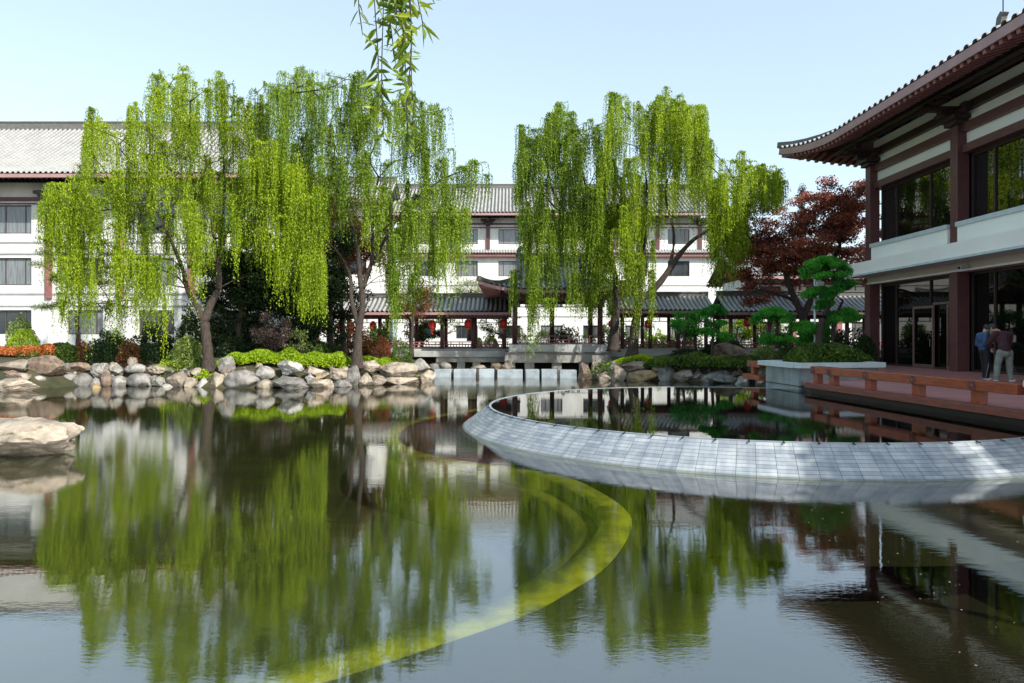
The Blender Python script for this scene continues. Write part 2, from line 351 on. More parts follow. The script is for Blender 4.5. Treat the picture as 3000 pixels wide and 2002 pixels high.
def skeleton(trunk, tr_r, targets, arch=.12, twig=.011, power=.5, seg=4):
    """branches grown to every target from the nearest point already reached"""
    pos = []; par = []; fixed = {}
    for path, rad in zip(trunk, tr_r):
        prev = -1
        for i, p in enumerate(path):
            p = Vector(p); hit = [k for k, q in enumerate(pos) if (q-p).length < 1e-4]
            if hit: prev = hit[0]; continue
            pos.append(p); par.append(prev); fixed[len(pos)-1] = rad[i]; prev = len(pos)-1
    top = pos[min(len(trunk[0])-1, len(pos)-1)]; nfix = len(pos)
    start = 1 if nfix > 2 else 0
    for t in sorted([Vector(t) for t in targets], key=lambda t: (t-top).length):
        best = min(range(start, len(pos)), key=lambda k: (pos[k]-t).length+(1.4*max(0, pos[k].z-t.z+.2)))
        a = pos[best]; d = t-a; L = d.length; prev = best; n = max(1, min(seg, int(L/.5)))
        j = Vector((random.uniform(-1,1), random.uniform(-1,1), 0))*L*.06
        for i in range(1, n+1):
            u = i/n; q = a+d*u+Vector((0,0,1))*arch*L*math.sin(math.pi*u)+j*math.sin(math.pi*u)
            pos.append(q); par.append(prev); prev = len(pos)-1
    cnt = [0]*len(pos); haskid = set(par)
    for k in range(len(pos)-1, -1, -1):
        if k not in haskid: cnt[k] += 1
        if par[k] >= 0: cnt[par[k]] += cnt[k]
    rad = [fixed.get(k, twig*max(cnt[k], 1)**power) for k in range(len(pos))]
    for k in range(nfix, len(pos)):
        if par[k] in fixed: rad[k] = min(rad[k], fixed[par[k]]*.75)
    big, small = MB(), MB()
    for k in range(len(pos)):
        p = par[k]
        if p < 0 or k < nfix: continue
        r0 = rad[p] if (p >= nfix or k < nfix) else min(rad[p], rad[k]*1.3)
        (big if k < nfix else small).tube([pos[p], pos[k]], [r0, rad[k]], 8 if k < nfix else 5)
    for path, rr in zip(trunk, tr_r):
        pts = smooth_path([tuple(p) for p in path], 5); t = np.linspace(0, len(path)-1, len(pts))
        rad_ = [float(np.interp(u, range(len(rr)), rr))*(1+.07*math.sin(u*9+rr[0]*50)) for u in t]
        if path is trunk[0]: rad_[:4] = [r*f for r, f in zip(rad_[:4], (1.5, 1.28, 1.14, 1.05))]
        big.tube(pts, rad_, 12)
    return big, small

def willow(trunks, tr_r, top, bot, Yc, Ys, ntuft, label, bark, mat, seed, strands=(24, 40), explicit=(), keepout=(), name='willow_tree', group='willows round the pond', lenr=(1.3, 5.6), lw=(.10, .042), maxfrac=.86, dens=2.6):
    global rng
    rng = np.random.default_rng(seed); random.seed(seed)
    tx, ty = zip(*top); bx, by = zip(*bot); tips = []
    x0, x1 = tx[0], tx[-1]; ntuft = int(ntuft*dens)
    for i in range(ntuft):
        x = x0+(x1-x0)*(i+random.random())/ntuft
        t, b = np.interp(x, tx, ty), np.interp(x, bx, by)
        fr = 0.0 if i % 4 == 0 else random.random()**1.15*maxfrac
        y = t+fr*(b-t)+(random.gauss(14, 22) if fr == 0 else 0)
        if any(a < x < c and d < y < e for a, c, d, e in keepout): continue
        Y = Yc+random.uniform(-1, 1)*Ys
        L = min(random.uniform(*lenr), max(.7, (b-y)/F*Y*random.uniform(.75, 1.05)))
        tips.append((px(x, y, Y), L, random.uniform(.15, .62), int(random.randint(*strands)*random.choice([.35, .7, 1, 1.2])*(.5 if fr < .08 else 1))+3))
    for (x, y, yb, w, n, dy) in explicit:
        Y = Yc+dy; tips.append((px(x, y, Y), (yb-y)/F*Y, w, int(n*2.0)))
    P = []; A = []
    for tip, L, w, n in tips:
        tip = np.array(tip)
        lean = random.uniform(0, 6.28)
        for k in range(n):
            a = lean+rng.normal()*1.1; r = w*rng.random()**.6
            l = L*rng.uniform(.4, 1.08); m = max(4, int(l/.052)); s = (np.arange(m)+rng.random(m)*.8)/m; s = s[(s < .55) | (rng.random(m) < 1.35-s)]; m = len(s)
            o = np.array([math.cos(a), math.sin(a)])
            q_ = s*l; sh = np.sin(np.minimum(q_/(r*1.35+.05), 1)*math.pi/2)
            sway = (.10*np.sin(s*rng.uniform(2, 5)+rng.random()*6)+rng.normal()*.035)*s*l*.5
            p = np.stack([tip[0]+o[0]*(r*sh)+sway, tip[1]+o[1]*(r*sh)+sway*.5, tip[2]+.16*np.sin(np.minimum(q_/(r*1.35+.05), 1)*math.pi*.7)-np.maximum(0, q_-r*.75)+.02*rng.normal(size=m)], 1)
            p += rng.normal(size=p.shape)*.018
            d = unit(np.stack([rng.normal(size=m)*.55, rng.normal(size=m)*.55, -np.ones(m)], 1))
            P.append(p); A.append(d)
    P = np.concatenate(P); A = np.concatenate(A)
    V, Q = leaves(P, A, lw[0]*rng.uniform(.7, 1.3, len(P)), lw[1]*rng.uniform(.7, 1.3, len(P)))
    root = empty(name, trunks[0][0], label, 'tree', group)
    np_mesh('crown', V, Q, mat, root)
    big, small = skeleton(trunks, tr_r, [t[0] for t in tips], .10, .012, .5)
    big.build('trunk', bark, root, smooth=True); small.build('branches', bark, root, smooth=True)
    return root

def tree(name, label, cat, trunks, tr_r, clumps, rads, per, ln, wd, mat, bark, seed=1, flat=.7, group=None, twig=.02, updir=0., skel=True):
    global rng
    rng = np.random.default_rng(seed); random.seed(seed)
    root = empty(name, trunks[0][0], label, cat, group)
    V, Q = clump_leaves([tuple(c) for c in clumps], rads, per, ln, wd, flat, updir)
    np_mesh('crown', V, Q, mat, root)
    big, small = skeleton(trunks, tr_r, clumps[:160], .05, twig)
    big.build('trunk', bark, root, smooth=True)
    if small.v: small.build('branches', bark, root, smooth=True)
    return root
def blob_clumps(cen, rad, n, seed=1, shell=.55, zmin=-1):
    g = np.random.default_rng(seed); out = []
    while len(out) < n:
        d = unit(g.normal(size=3)); r = shell+(1-shell)*g.random()
        if d[2] < zmin: continue
        out.append(Vector(cen)+Vector((d[0]*rad[0]*r, d[1]*rad[1]*r, d[2]*rad[2]*r)))
    return out
def shrub(name, label, cat, cen, rad, mat, n=2500, ln=.07, wd=.04, seed=1, group=None, lump=.12, kind=None, stem=True, boxy=1.):
    """rounded bush: leaves in a lumpy shell round a twiggy heart; cen is the middle of its foot"""
    g = np.random.default_rng(seed); global rng; rng = g
    d = unit(g.normal(size=(n, 3))); d[:, 2] = np.abs(d[:, 2])
    if boxy != 1.: d = np.sign(d)*np.abs(d)**boxy
    l = np.array([noise.noise(Vector(x)*2.3+Vector((seed*3.1, 0, 0))) for x in d])
    r = (1+lump*2*l)*(1-.28*g.random(n)**2)
    P = np.array(cen)+d*r[:, None]*np.array(rad); P[:, 2] = np.maximum(P[:, 2], cen[2]-.02)
    A = unit(d*.7+g.normal(size=P.shape)*.7)
    V, Q = leaves(P, A, ln*g.uniform(.7, 1.3, n), wd*g.uniform(.7, 1.3, n))
    root = empty(name, cen, label, cat, group)
    if kind: root['kind'] = kind
    np_mesh('foliage', V, Q, mat, root)
    if stem:
        b = MB()
        for k in range(9):
            a = k*2.4; q = Vector(cen)+Vector((math.cos(a)*rad[0]*.7, math.sin(a)*rad[1]*.7, rad[2]*(.45+.06*(k % 5))))
            b.tube([Vector(cen)-Vector((0,0,.05)), Vector(cen).lerp(q, .5)+Vector((0,0,.05*rad[2])), q], [.022, .016, .008], 5)
        b.build('stem', M['barkd'], root)
    return root
def hedge(name, label, path, w, h, mat, n, ln=.07, wd=.04, seed=1, group=None, cat='hedge', z=None):
    """clipped bed following a ground path"""
    g = np.random.default_rng(seed); global rng; rng = g
    path = [Vector(p) for p in path]; seg = [(b-a).length for a, b in zip(path, path[1:])]; tot = sum(seg); cum = np.concatenate([[0], np.cumsum(seg)])
    s = g.random(n)*tot; xs = np.interp(s, cum, [p.x for p in path]); ys = np.interp(s, cum, [p.y for p in path]); zs = np.interp(s, cum, [p.z for p in path])
    th = g.random(n)*math.pi; rr = 1-.3*g.random(n)**2
    lump = np.array([noise.noise(Vector((a*1.3, b*1.3, seed))) for a, b in zip(xs, ys)])
    t = Vector(path[-1]-path[0]).normalized(); side = np.array([-t.y, t.x])
    ends = np.minimum(1, np.minimum(s, tot-s)/(w*.5)+.25)**.5
    off = np.cos(th)*w/2*rr*ends; P = np.stack([xs+side[0]*off, ys+side[1]*off, zs+np.abs(np.sin(th))**.55*h*rr*ends*(1+.6*lump)], 1)
    A = unit(g.normal(size=P.shape)+np.array([0, 0, .8]))
    V, Q = leaves(P, A, ln*g.uniform(.7, 1.3, n), wd*g.uniform(.7, 1.3, n))
    root = empty(name, path[0], label, cat, group)
    np_mesh('foliage', V, Q, mat, root)
    b = MB(); st = [path[0].lerp(path[-1], .0)]
    for k in range(int(tot/.6)):
        u = (k+.5)*.6; p = Vector((np.interp(u, cum, [q.x for q in path]), np.interp(u, cum, [q.y for q in path]), np.interp(u, cum, [q.z for q in path])))
        b.tube([p-Vector((0,0,.05)), p+Vector((random.uniform(-.1,.1), random.uniform(-.1,.1), h*.7))], [.015, .006], 4)
    b.build('stem', M['barkd'], root)
    return root

# ------------------------------------------------------------------ ground, pond, pool
SHORE = [(-11,1.2),(-13.5,6),(-15,13),(-20,23),(-24,28),(-20.6,29.6),(-19.3,32.9),(-15,32.1),(-13,31.2),(-11.6,31.0),(-7.6,32.7),(-4.9,35.4),(-4.4,38.4),(-4.9,46.4),(7.4,46.4),(5.0,41),(3.4,37.3),(7.5,36.4),(10.6,34.1),(11.4,31.5),(10.4,28.5),(10.0,26.8),(12.4,24),(12.4,1.2)]
def berm(X, Y): return .62*np.exp(-((X+23.5)/5.5)**2-((Y-35.6)/1.7)**2)
def pond_sd(X, Y):
    """signed distance to the shoreline, negative in the water"""
    Pn = np.array(SHORE); d = np.full(X.shape, 1e9); ins = np.zeros(X.shape, bool)
    for (ax, ay), (bx, by) in zip(Pn, np.roll(Pn, -1, 0)):
        t = np.clip(((X-ax)*(bx-ax)+(Y-ay)*(by-ay))/((bx-ax)**2+(by-ay)**2), 0, 1)
        d = np.minimum(d, np.hypot(X-ax-t*(bx-ax), Y-ay-t*(by-ay)))
        c = ((ay > Y) != (by > Y)) & (X < (bx-ax)*(Y-ay)/(by-ay+1e-12)+ax); ins ^= c
    return np.where(ins, -d, d)
def gz(x, y):
    """ground height outside the pond"""
    d = pond_sd(np.array([x*1.]), np.array([y*1.]))[0]
    return float(np.interp(d, [-.9, 0, .45, 1.2, 3, 8], [-1.3, -.12, .30, .74, 1.12, 1.15])+berm(x, y))
xs = np.concatenate([[-700,-300,-140,-80,-60,-50], np.arange(-45, 45.1, .45), [50,60,80,140,300,700]])
ys = np.concatenate([[-300,-100,-40,-15,-8], np.arange(-4, 60.1, .45), [64,70,80,100,160,300,900]])
GX, GY = np.meshgrid(xs, ys); D = pond_sd(GX, GY)
GZ = np.interp(D, [-.9, 0, .45, 1.2, 3, 8], [-1.3, -.12, .30, .74, 1.12, 1.15])
GZ += np.where(D > .3, berm(GX, GY), 0)
GZ += np.where(D > .3, .03*np.sin(GX*2.1+GY)*np.cos(GY*1.7), 0)
nx, ny = len(xs), len(ys); I = np.arange(nx*ny).reshape(ny, nx)
GZ = np.where((GX > 12.6) & (GY < 37.3) & (GX < 40), np.minimum(GZ, .55), GZ)
# the pond is deeper east of the sunken steps
cy_, cx_ = zip(*sorted([(y, x) for x, y in [(-2.6,4.2),(-1.38,5.02),(-.59,5.65),(.11,6.26),(.53,6.8),(1.07,7.71),(1.54,9.11),(1.61,10.05),(1.42,11.1),(1.05,12.2),(.37,13.0),(-.28,13.5),(-1.19,14.2),(-1.92,15.1),(-2.4,16.1),(-2.72,17.6),(-2.77,19.5),(-2.35,21.2),(-1.6,22.6),(-.74,23.9),(1.2,25.6),(4,29),(12,30)]]))
east = np.clip((GX-np.interp(GY, cy_, cx_))/.45, 0, 1); GZ = np.where((D < -.9) & (GY < 29.5), GZ-.8*east*np.clip((-D-.9)/.6, 0, 1), GZ)
gnd = np_mesh('ground', np.stack([GX, GY, GZ], -1).reshape(-1, 3), np.stack([I[:-1,:-1], I[:-1,1:], I[1:,1:], I[1:,:-1]], -1).reshape(-1, 4), M['ground'], smooth=True)
tag(gnd, kind='structure')
w = np_mesh('pond_water', [(-26,1,0),(14,1,0),(14,47,0),(-26,47,0)], [(0,1,2,3)], M['water']); tag(w, kind='structure')

PC = Vector((6.1, 18.5, 0)); PR = 6.6
def ring(r0, z0, r1, z1, a0, a1, n):
    V = []; UV = []
    for i in range(n+1):
        a = a0+(a1-a0)*i/n
        for r, z, v in ((r0, z0, 0), (r1, z1, math.hypot(r1-r0, z1-z0))):
            V.append((PC.x+r*math.cos(a), PC.y+r*math.sin(a), z)); UV.append(((a-a0)*7.0, v))
    Q = [(2*i, 2*i+1, 2*i+3, 2*i+2) for i in range(n)]
    return V, Q, UV
pool = empty('round_pool', (PC.x, PC.y, 0), 'raised round infinity pool with a sloping grey stone rim in the pond', 'pool')
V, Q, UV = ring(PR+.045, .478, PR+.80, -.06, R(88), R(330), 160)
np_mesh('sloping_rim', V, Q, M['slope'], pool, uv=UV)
b = MB(); pts = [(PC.x+(PR+.02)*math.cos(a), PC.y+(PR+.02)*math.sin(a), .455) for a in np.linspace(0, 2*math.pi, 181)]
b.sweep(pts, .055, .045); b.build('rim_edge', M['stepst'], pool)
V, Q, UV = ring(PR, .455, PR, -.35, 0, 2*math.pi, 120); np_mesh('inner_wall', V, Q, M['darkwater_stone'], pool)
V, Q, UV = ring(PR+.80, -.06, PR+.80, -1.3, 0, 2*math.pi, 120); np_mesh('outer_wall', V, Q, M['mud'], pool)
V, Q, UV = ring(PR+.045, .45, PR+.45, -.06, R(-30), R(88), 80); np_mesh('back_wall', V, Q, M['darkwater_stone'], pool)
MB().lathe((PC.x, PC.y, 0), [(PR, -.36), (PR, -.35)], 64).build('pool_floor', M['darkwater_stone'], pool)
pw = MB().lathe((PC.x, PC.y, 0), [(PR-.005, .484), (PR-.004, .488)], 128).mesh('pool_water')
V = [(PC.x+(PR-.006)*math.cos(a), PC.y+(PR-.006)*math.sin(a), .49) for a in np.linspace(0, 2*math.pi, 129)[:-1]]
me = bpy.data.meshes.new('pool_water'); me.from_pydata(V, [], [tuple(range(128))]); o = link('pool_water', me, M['poolwater']); tag(o, kind='structure')
clip = None
for k in range(26):
    a = R(176)+k*.083
    p = (PC.x+(PR+.03)*math.cos(a), PC.y+(PR+.03)*math.sin(a))
    c = MB(); c.sweep([(p[0], p[1], .49), (p[0]+.09*math.cos(a), p[1]+.09*math.sin(a), .475)], .022, .016); c.build('overflow_clip', M['black'], pool)
# underwater winding steps (algae covered)
crest = [(1.2,25.6),(-.74,23.9),(-1.6,22.6),(-2.35,21.2),(-2.77,19.5),(-2.72,17.6),(-2.4,16.1),(-1.92,15.1),(-1.19,14.2),(-.28,13.5),(.37,13.0),(1.05,12.2),(1.42,11.1),(1.61,10.05),(1.54,9.11),(1.07,7.71),(.53,6.80),(.11,6.26),(-.59,5.65),(-1.38,5.02),(-2.6,4.2)]
SP = smooth_path(crest)
def side_off(pts, d):
    out = []
    for i, p in enumerate(pts):
        t = (pts[min(i+1, len(pts)-1)]-pts[max(0, i-1)]).normalized(); out.append(p+Vector((t.y, -t.x, 0))*d)
    return out
steps = empty('sunken_steps', (1.6, 9.6, -1.3), 'yellow green algae covered winding steps under the pond water', 'steps')
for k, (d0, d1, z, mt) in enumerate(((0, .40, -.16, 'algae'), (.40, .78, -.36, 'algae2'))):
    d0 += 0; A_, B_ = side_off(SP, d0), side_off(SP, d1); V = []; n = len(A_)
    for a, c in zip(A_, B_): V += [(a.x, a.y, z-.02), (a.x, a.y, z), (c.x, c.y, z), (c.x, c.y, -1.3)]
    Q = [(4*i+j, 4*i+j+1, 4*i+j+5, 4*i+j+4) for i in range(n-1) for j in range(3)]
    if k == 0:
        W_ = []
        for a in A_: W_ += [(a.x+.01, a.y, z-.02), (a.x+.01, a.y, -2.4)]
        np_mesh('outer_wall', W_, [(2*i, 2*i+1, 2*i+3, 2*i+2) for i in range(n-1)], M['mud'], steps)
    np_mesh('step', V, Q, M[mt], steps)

# ------------------------------------------------------------------ stones: x0 x1 ytop ybottom (photo px), depth, kind, label
ROCKS = [
(51,180,1041,1107,31.8,'brown','big tilted brown boulder slab at the left end of the bank'),
(-20,66,1053,1089,30.6,'pale','flat pale stone at the far left edge of the bank, left of the tilted slab'),
(-30,86,1110,1153,29.2,'pale','low pale ledge stone in the water at the left edge of the picture'),
(175,256,1062,1093,33.2,'brown','flat brown stone lying on the pair of pale oval stones'),
(158,183,1057,1078,33.2,'brown','small stone wedged between the tilted slab and the flat brown stone'),
(155,219,1090,1133,32.5,'grey','smooth leaning grey oval stone at the waterline left of the first willow strands'),
(207,259,1094,1133,32.5,'grey','rounded grey stone right of the leaning oval stone at the waterline'),
(259,307,1064,1112,33.0,'grey','upright pale blue grey stone above the small dark waterline stone'),
(306,341,1061,1090,33.2,'pale','small pale rounded stone right of the upright blue grey one'),
(329,358,1067,1105,33.0,'grey','narrow upright grey stone between two dark gaps'),
(257,291,1106,1133,32.4,'grey','small dark wedge stone under the upright blue grey stone'),
(288,322,1090,1133,32.4,'brown','mottled brown egg shaped stone at the waterline'),
(319,362,1101,1133,32.4,'grey','square grey stone right of the mottled egg shaped stone'),
(362,433,1095,1133,32.3,'grey','broad grey half round boulder at the waterline below the standing pebble'),
(358,418,1066,1097,33.0,'grey','long grey stone lying on the broad half round boulder'),
(371,398,1046,1078,33.2,'pale','pale standing pebble on top of the left bank wall'),
(416,485,1068,1106,32.9,'pale','rough cracked pale stone in the upper row left of the hanging strand'),
(436,480,1100,1130,32.3,'grey','low grey stone under the rough cracked stone'),
(484,541,1091,1141,31.9,'pale','pale craggy boulder right of the longest hanging willow strand'),
(473,500,1125,1142,31.7,'white','small white stone in the water at the foot of the craggy boulder'),
(551,596,1078,1109,32.4,'pale','pale rounded stone left of the first willow trunk'),
(534,573,1106,1139,31.8,'pale','small pale stone below and left of the first willow trunk'),
(569,611,1105,1140,31.7,'white','white stone at the waterline directly under the first willow trunk'),
(608,660,1090,1142,31.4,'pale','tall pale craggy stone right below the first willow trunk'),
(632,680,1045,1095,32.2,'grey','standing grey capped stone on the bank right of the first willow trunk'),
(650,749,1085,1142,31.2,'grey','largest smooth grey egg boulder at the waterline right of the first trunk'),
(740,799,1073,1119,31.6,'grey','rounded grey boulder with a pale patch leaning back on the lime hedge'),
(748,794,1112,1143,31.1,'pale','low cream stone between the egg boulder and the long grey slab'),
(806,883,1056,1100,31.8,'white','undercut white veined boulder on top of the bank in front of the lime hedge'),
(789,894,1103,1143,31.0,'grey','long grey triangular slab at the waterline under the veined boulder'),
(884,953,1074,1107,32.0,'pale','flat pale stone in the upper row right of the veined boulder'),
(893,923,1095,1121,31.6,'white','small white cube shaped stone'),
(921,947,1098,1118,31.8,'yellow','small tan wedge stone right of the white cube'),
(965,1012,1080,1116,32.1,'pale','pale rounded boulder left of the second willow trunk'),
(890,966,1112,1137,31.3,'pale','long low pale stone under the white cube'),
(962,1028,1110,1134,31.9,'grey','low grey stone at the waterline left of the grey pillar stone'),
(1012,1053,1071,1131,32.6,'grey','tall blue grey pillar stone below the second willow trunk'),
(1000,1020,1074,1095,32.9,'pale','little round stone touching the second willow trunk foot'),
(1043,1112,1056,1098,33.6,'pale','pale blocky stone in the upper row right of the second willow trunk'),
(1043,1094,1092,1131,32.8,'pale','pale upright stone at the waterline right of the grey pillar stone'),
(1088,1132,1100,1129,33.0,'pale','low pale stone left of the long flat block'),
(1107,1223,1062,1107,33.8,'pale','long flat pale block overhanging the water'),
(1124,1220,1104,1128,33.6,'pale','thin pale stone in the shadow under the long flat block'),
(1208,1259,1050,1092,35.2,'grey','grey boulder at the right end of the left bank, upper one'),
(1220,1275,1085,1122,34.9,'pale','pale boulder at the right end of the left bank, at the waterline'),
(1254,1288,1065,1087,41.5,'grey','small domed grey stone behind the left stepping stone'),
(1287,1321,1061,1087,41.5,'grey','second small domed grey stone under the covered walk'),
(1380,1424,1070,1087,41.8,'pale','low pale stone in the dark under the covered walk'),
(1438,1472,1064,1084,42.0,'brown','brown stone under the corner of the terrace'),
(1468,1506,1056,1083,41.8,'pale','rounded pale stone against the terrace corner'),
(1692,1736,1062,1116,37.0,'brown','dark upright brown boulder at the right end of the stepping stones'),
(1730,1757,1060,1105,37.6,'pale','narrow upright pale stone behind the dark brown boulder'),
(1750,1790,1089,1117,36.6,'pale','pair like low pale stone at the waterline right of the dark brown boulder'),
(1787,1838,1071,1118,36.4,'pale','pointed grey pink boulder left of the ochre boulder'),
(1824,1916,1060,1094,37.0,'pale','broad pale boulder resting on the ochre boulder'),
(1837,1934,1085,1119,36.2,'yellow','yellow ochre stained boulder at the waterline'),
(1911,1937,1060,1092,36.7,'pale','small round pale stone at the right shoulder of the broad boulder'),
(1931,1980,1071,1118,36.2,'grey','grey pyramid stone right of the ochre boulder'),
(1979,2039,1084,1121,35.4,'pale','pale sloping stone under the ivy bed'),
(2028,2064,1089,1113,35.6,'grey','small grey stone in shade under the ivy bed'),
(2056,2109,1091,1126,34.9,'grey','long grey stone left of the streaked slab'),
(2078,2174,1086,1128,34.4,'grey','leaning grey slab with dark streaks left of the white craggy stone'),
(2165,2234,1102,1138,33.2,'white','white craggy stone beside the planter'),
(2163,2194,1101,1118,33.9,'white','small white stone behind the white craggy stone'),
(2222,2245,1109,1126,32.6,'white','small white stone touching the planter wall'),
(2094,2212,1003,1046,38.0,'brown','large rounded brown boulder half hidden in the shrubs on the right bank'),
(-175,190,1228,1342,13.4,'pale','big pale cracked rock in the pond at the left edge of the picture'),
(78,110,1094,1114,31.6,'pale','small pale pebble under the tilted brown slab'),
(94,124,1101,1122,31.3,'white','small white pebble in the shallows beside the low ledge'),
(268,290,1125,1143,31.0,'yellow','round cream pebble standing in the water'),
(0,55,1085,1112,30.4,'brown','brown block in the gap under the flat pale stone'),
(52,82,1092,1118,30.4,'pale','pointed pale stone standing behind the low ledge'),
]
def rock_mesh(seed, sx, sy, sz, cuts=14, sub=4, rough=.10, soft=False):
    me = bpy.data.meshes.new('boulder'); import bmesh
    bm = bmesh.new(); bmesh.ops.create_icosphere(bm, subdivisions=sub, radius=1)
    r = random.Random(seed); pl = []
    for k in range(cuts):
        d = Vector((r.gauss(0,1), r.gauss(0,1), r.gauss(0,1))).normalized(); pl.append((d, r.uniform(.46, .86) if not soft else r.uniform(.72, .95)))
    of = Vector((seed*7.3, seed*1.7, 0))
    for v in bm.verts:
        p = v.co.copy()
        for k in range(2):
            for d, h in pl:
                e = p.dot(d)-h
                if e > 0: p -= d*e*.92
        n = noise.fractal(v.co*1.6+of, 1.0, 2.1, 4)
        rd = noise.fractal(v.co*5+of, .9, 2.2, 3)
        p *= 1+rough*n*.9+rough*.35*rd
        v.co = p
    mn = [min(v.co[i] for v in bm.verts) for i in range(3)]; mx = [max(v.co[i] for v in bm.verts) for i in range(3)]
    for v in bm.verts:
        v.co = Vector([(v.co[i]-(mn[i]+mx[i])/2)/(mx[i]-mn[i])*s for i, s in enumerate((sx, sy, sz))])
    bm.to_mesh(me); bm.free(); me.polygons.foreach_set('use_smooth', [soft]*len(me.polygons)); return me
smoothies = ('smooth', 'rounded grey', 'egg', 'oval', 'round ', 'pebble', 'domed')
for i, (x0, x1, y0, y1, Y, kind, lab) in enumerate(ROCKS):
    c = px((x0+x1)/2, (y0+y1)/2, Y); wdt = (x1-x0)/F*Y; hgt = (y1-y0)/F*Y
    soft = any(s in lab for s in smoothies)
    big = x0 < -100
    bottom = c.z-hgt/2; ext = .12 if bottom < .2 else .03
    me = rock_mesh(i+3, wdt*1.06, min(max(wdt*.8, .45), 1.1) if not big else 1.7, hgt+ext, 9 if soft else 15, 5 if big else 4, .06 if soft else .16, soft)
    o = link('boulder', me, M['rock_'+kind]); o.location = (c.x, Y+min(wdt*.3, .4), c.z-ext/2); o.rotation_euler = (0, 0, 0)
    tag(o, lab, 'boulder', 'boulders along the pond bank')
fr_ = random.Random(4); fillm = [rock_mesh(200+k, 1, 1, 1, 14, 3, .16) for k in range(7)]
for k in range(95):
    if k < 70: u = fr_.uniform(120, 1260); Yb = np.interp(u, [60,250,480,700,1000,1230,1275], [31,33.1,32.4,31.6,32.9,34.8,36.5]); lab = 'small rubble stone filling a gap between the boulders of the left bank'
    else: u = fr_.uniform(1760, 2230); Yb = np.interp(u, [1750,1930,2170,2240], [37.4,36.6,34.2,33.2]); lab = 'small rubble stone filling a gap between the boulders of the right bank'
    s_ = fr_.uniform(.16, .38); o = link('rubble_stone', fillm[k % 7], M['rock_'+fr_.choice(['pale','grey','brown','pale'])]) if False else bpy.data.objects.new('rubble_stone', fillm[k % 7].copy())
    o.data.materials.clear(); o.data.materials.append(M['rock_'+fr_.choice(['pale','grey','brown','grey'])]); COL.objects.link(o)
    dy = fr_.uniform(0, .9); p = px(u, 0, Yb+dy); o.location = (p.x, p.y, max(.02, gz(p.x, p.y))+s_*.15); o.scale = (s_*1.3, s_, s_); o.rotation_euler = (fr_.random()*3, fr_.random()*3, fr_.random()*6)
    tag(o, lab, 'stone', 'rubble stones between the boulders')
# stepping stones: blocks standing in the water between the two banks
SS = [(1271,1322),(1328,1394),(1402,1448),(1456,1532),(1539,1581),(1586,1632),(1639,1690)]
LSS = ['first stepping stone block from the left bank','second block of the stepping stone row, wide','third block of the stepping stone row, narrow','fourth and widest block of the stepping stone row','fifth block of the stepping stone row, narrow','sixth block of the stepping stone row','last stepping stone block beside the dark brown boulder']
for i, (a, c) in enumerate(SS):
    Y = 39.4-.12*i*1.0; p0 = px(a, 0, Y).x; p1 = px(c, 0, Y).x
    b = MB(); b.box(p0+.01, p1-.01, Y, Y+.85, -1.2, .43+.012*(i % 3)); o = b.build('stepping_stone', M['stepst'], bevel=.035)
    tag(o, LSS[i], 'stepping stone', 'stepping stones across the pond')

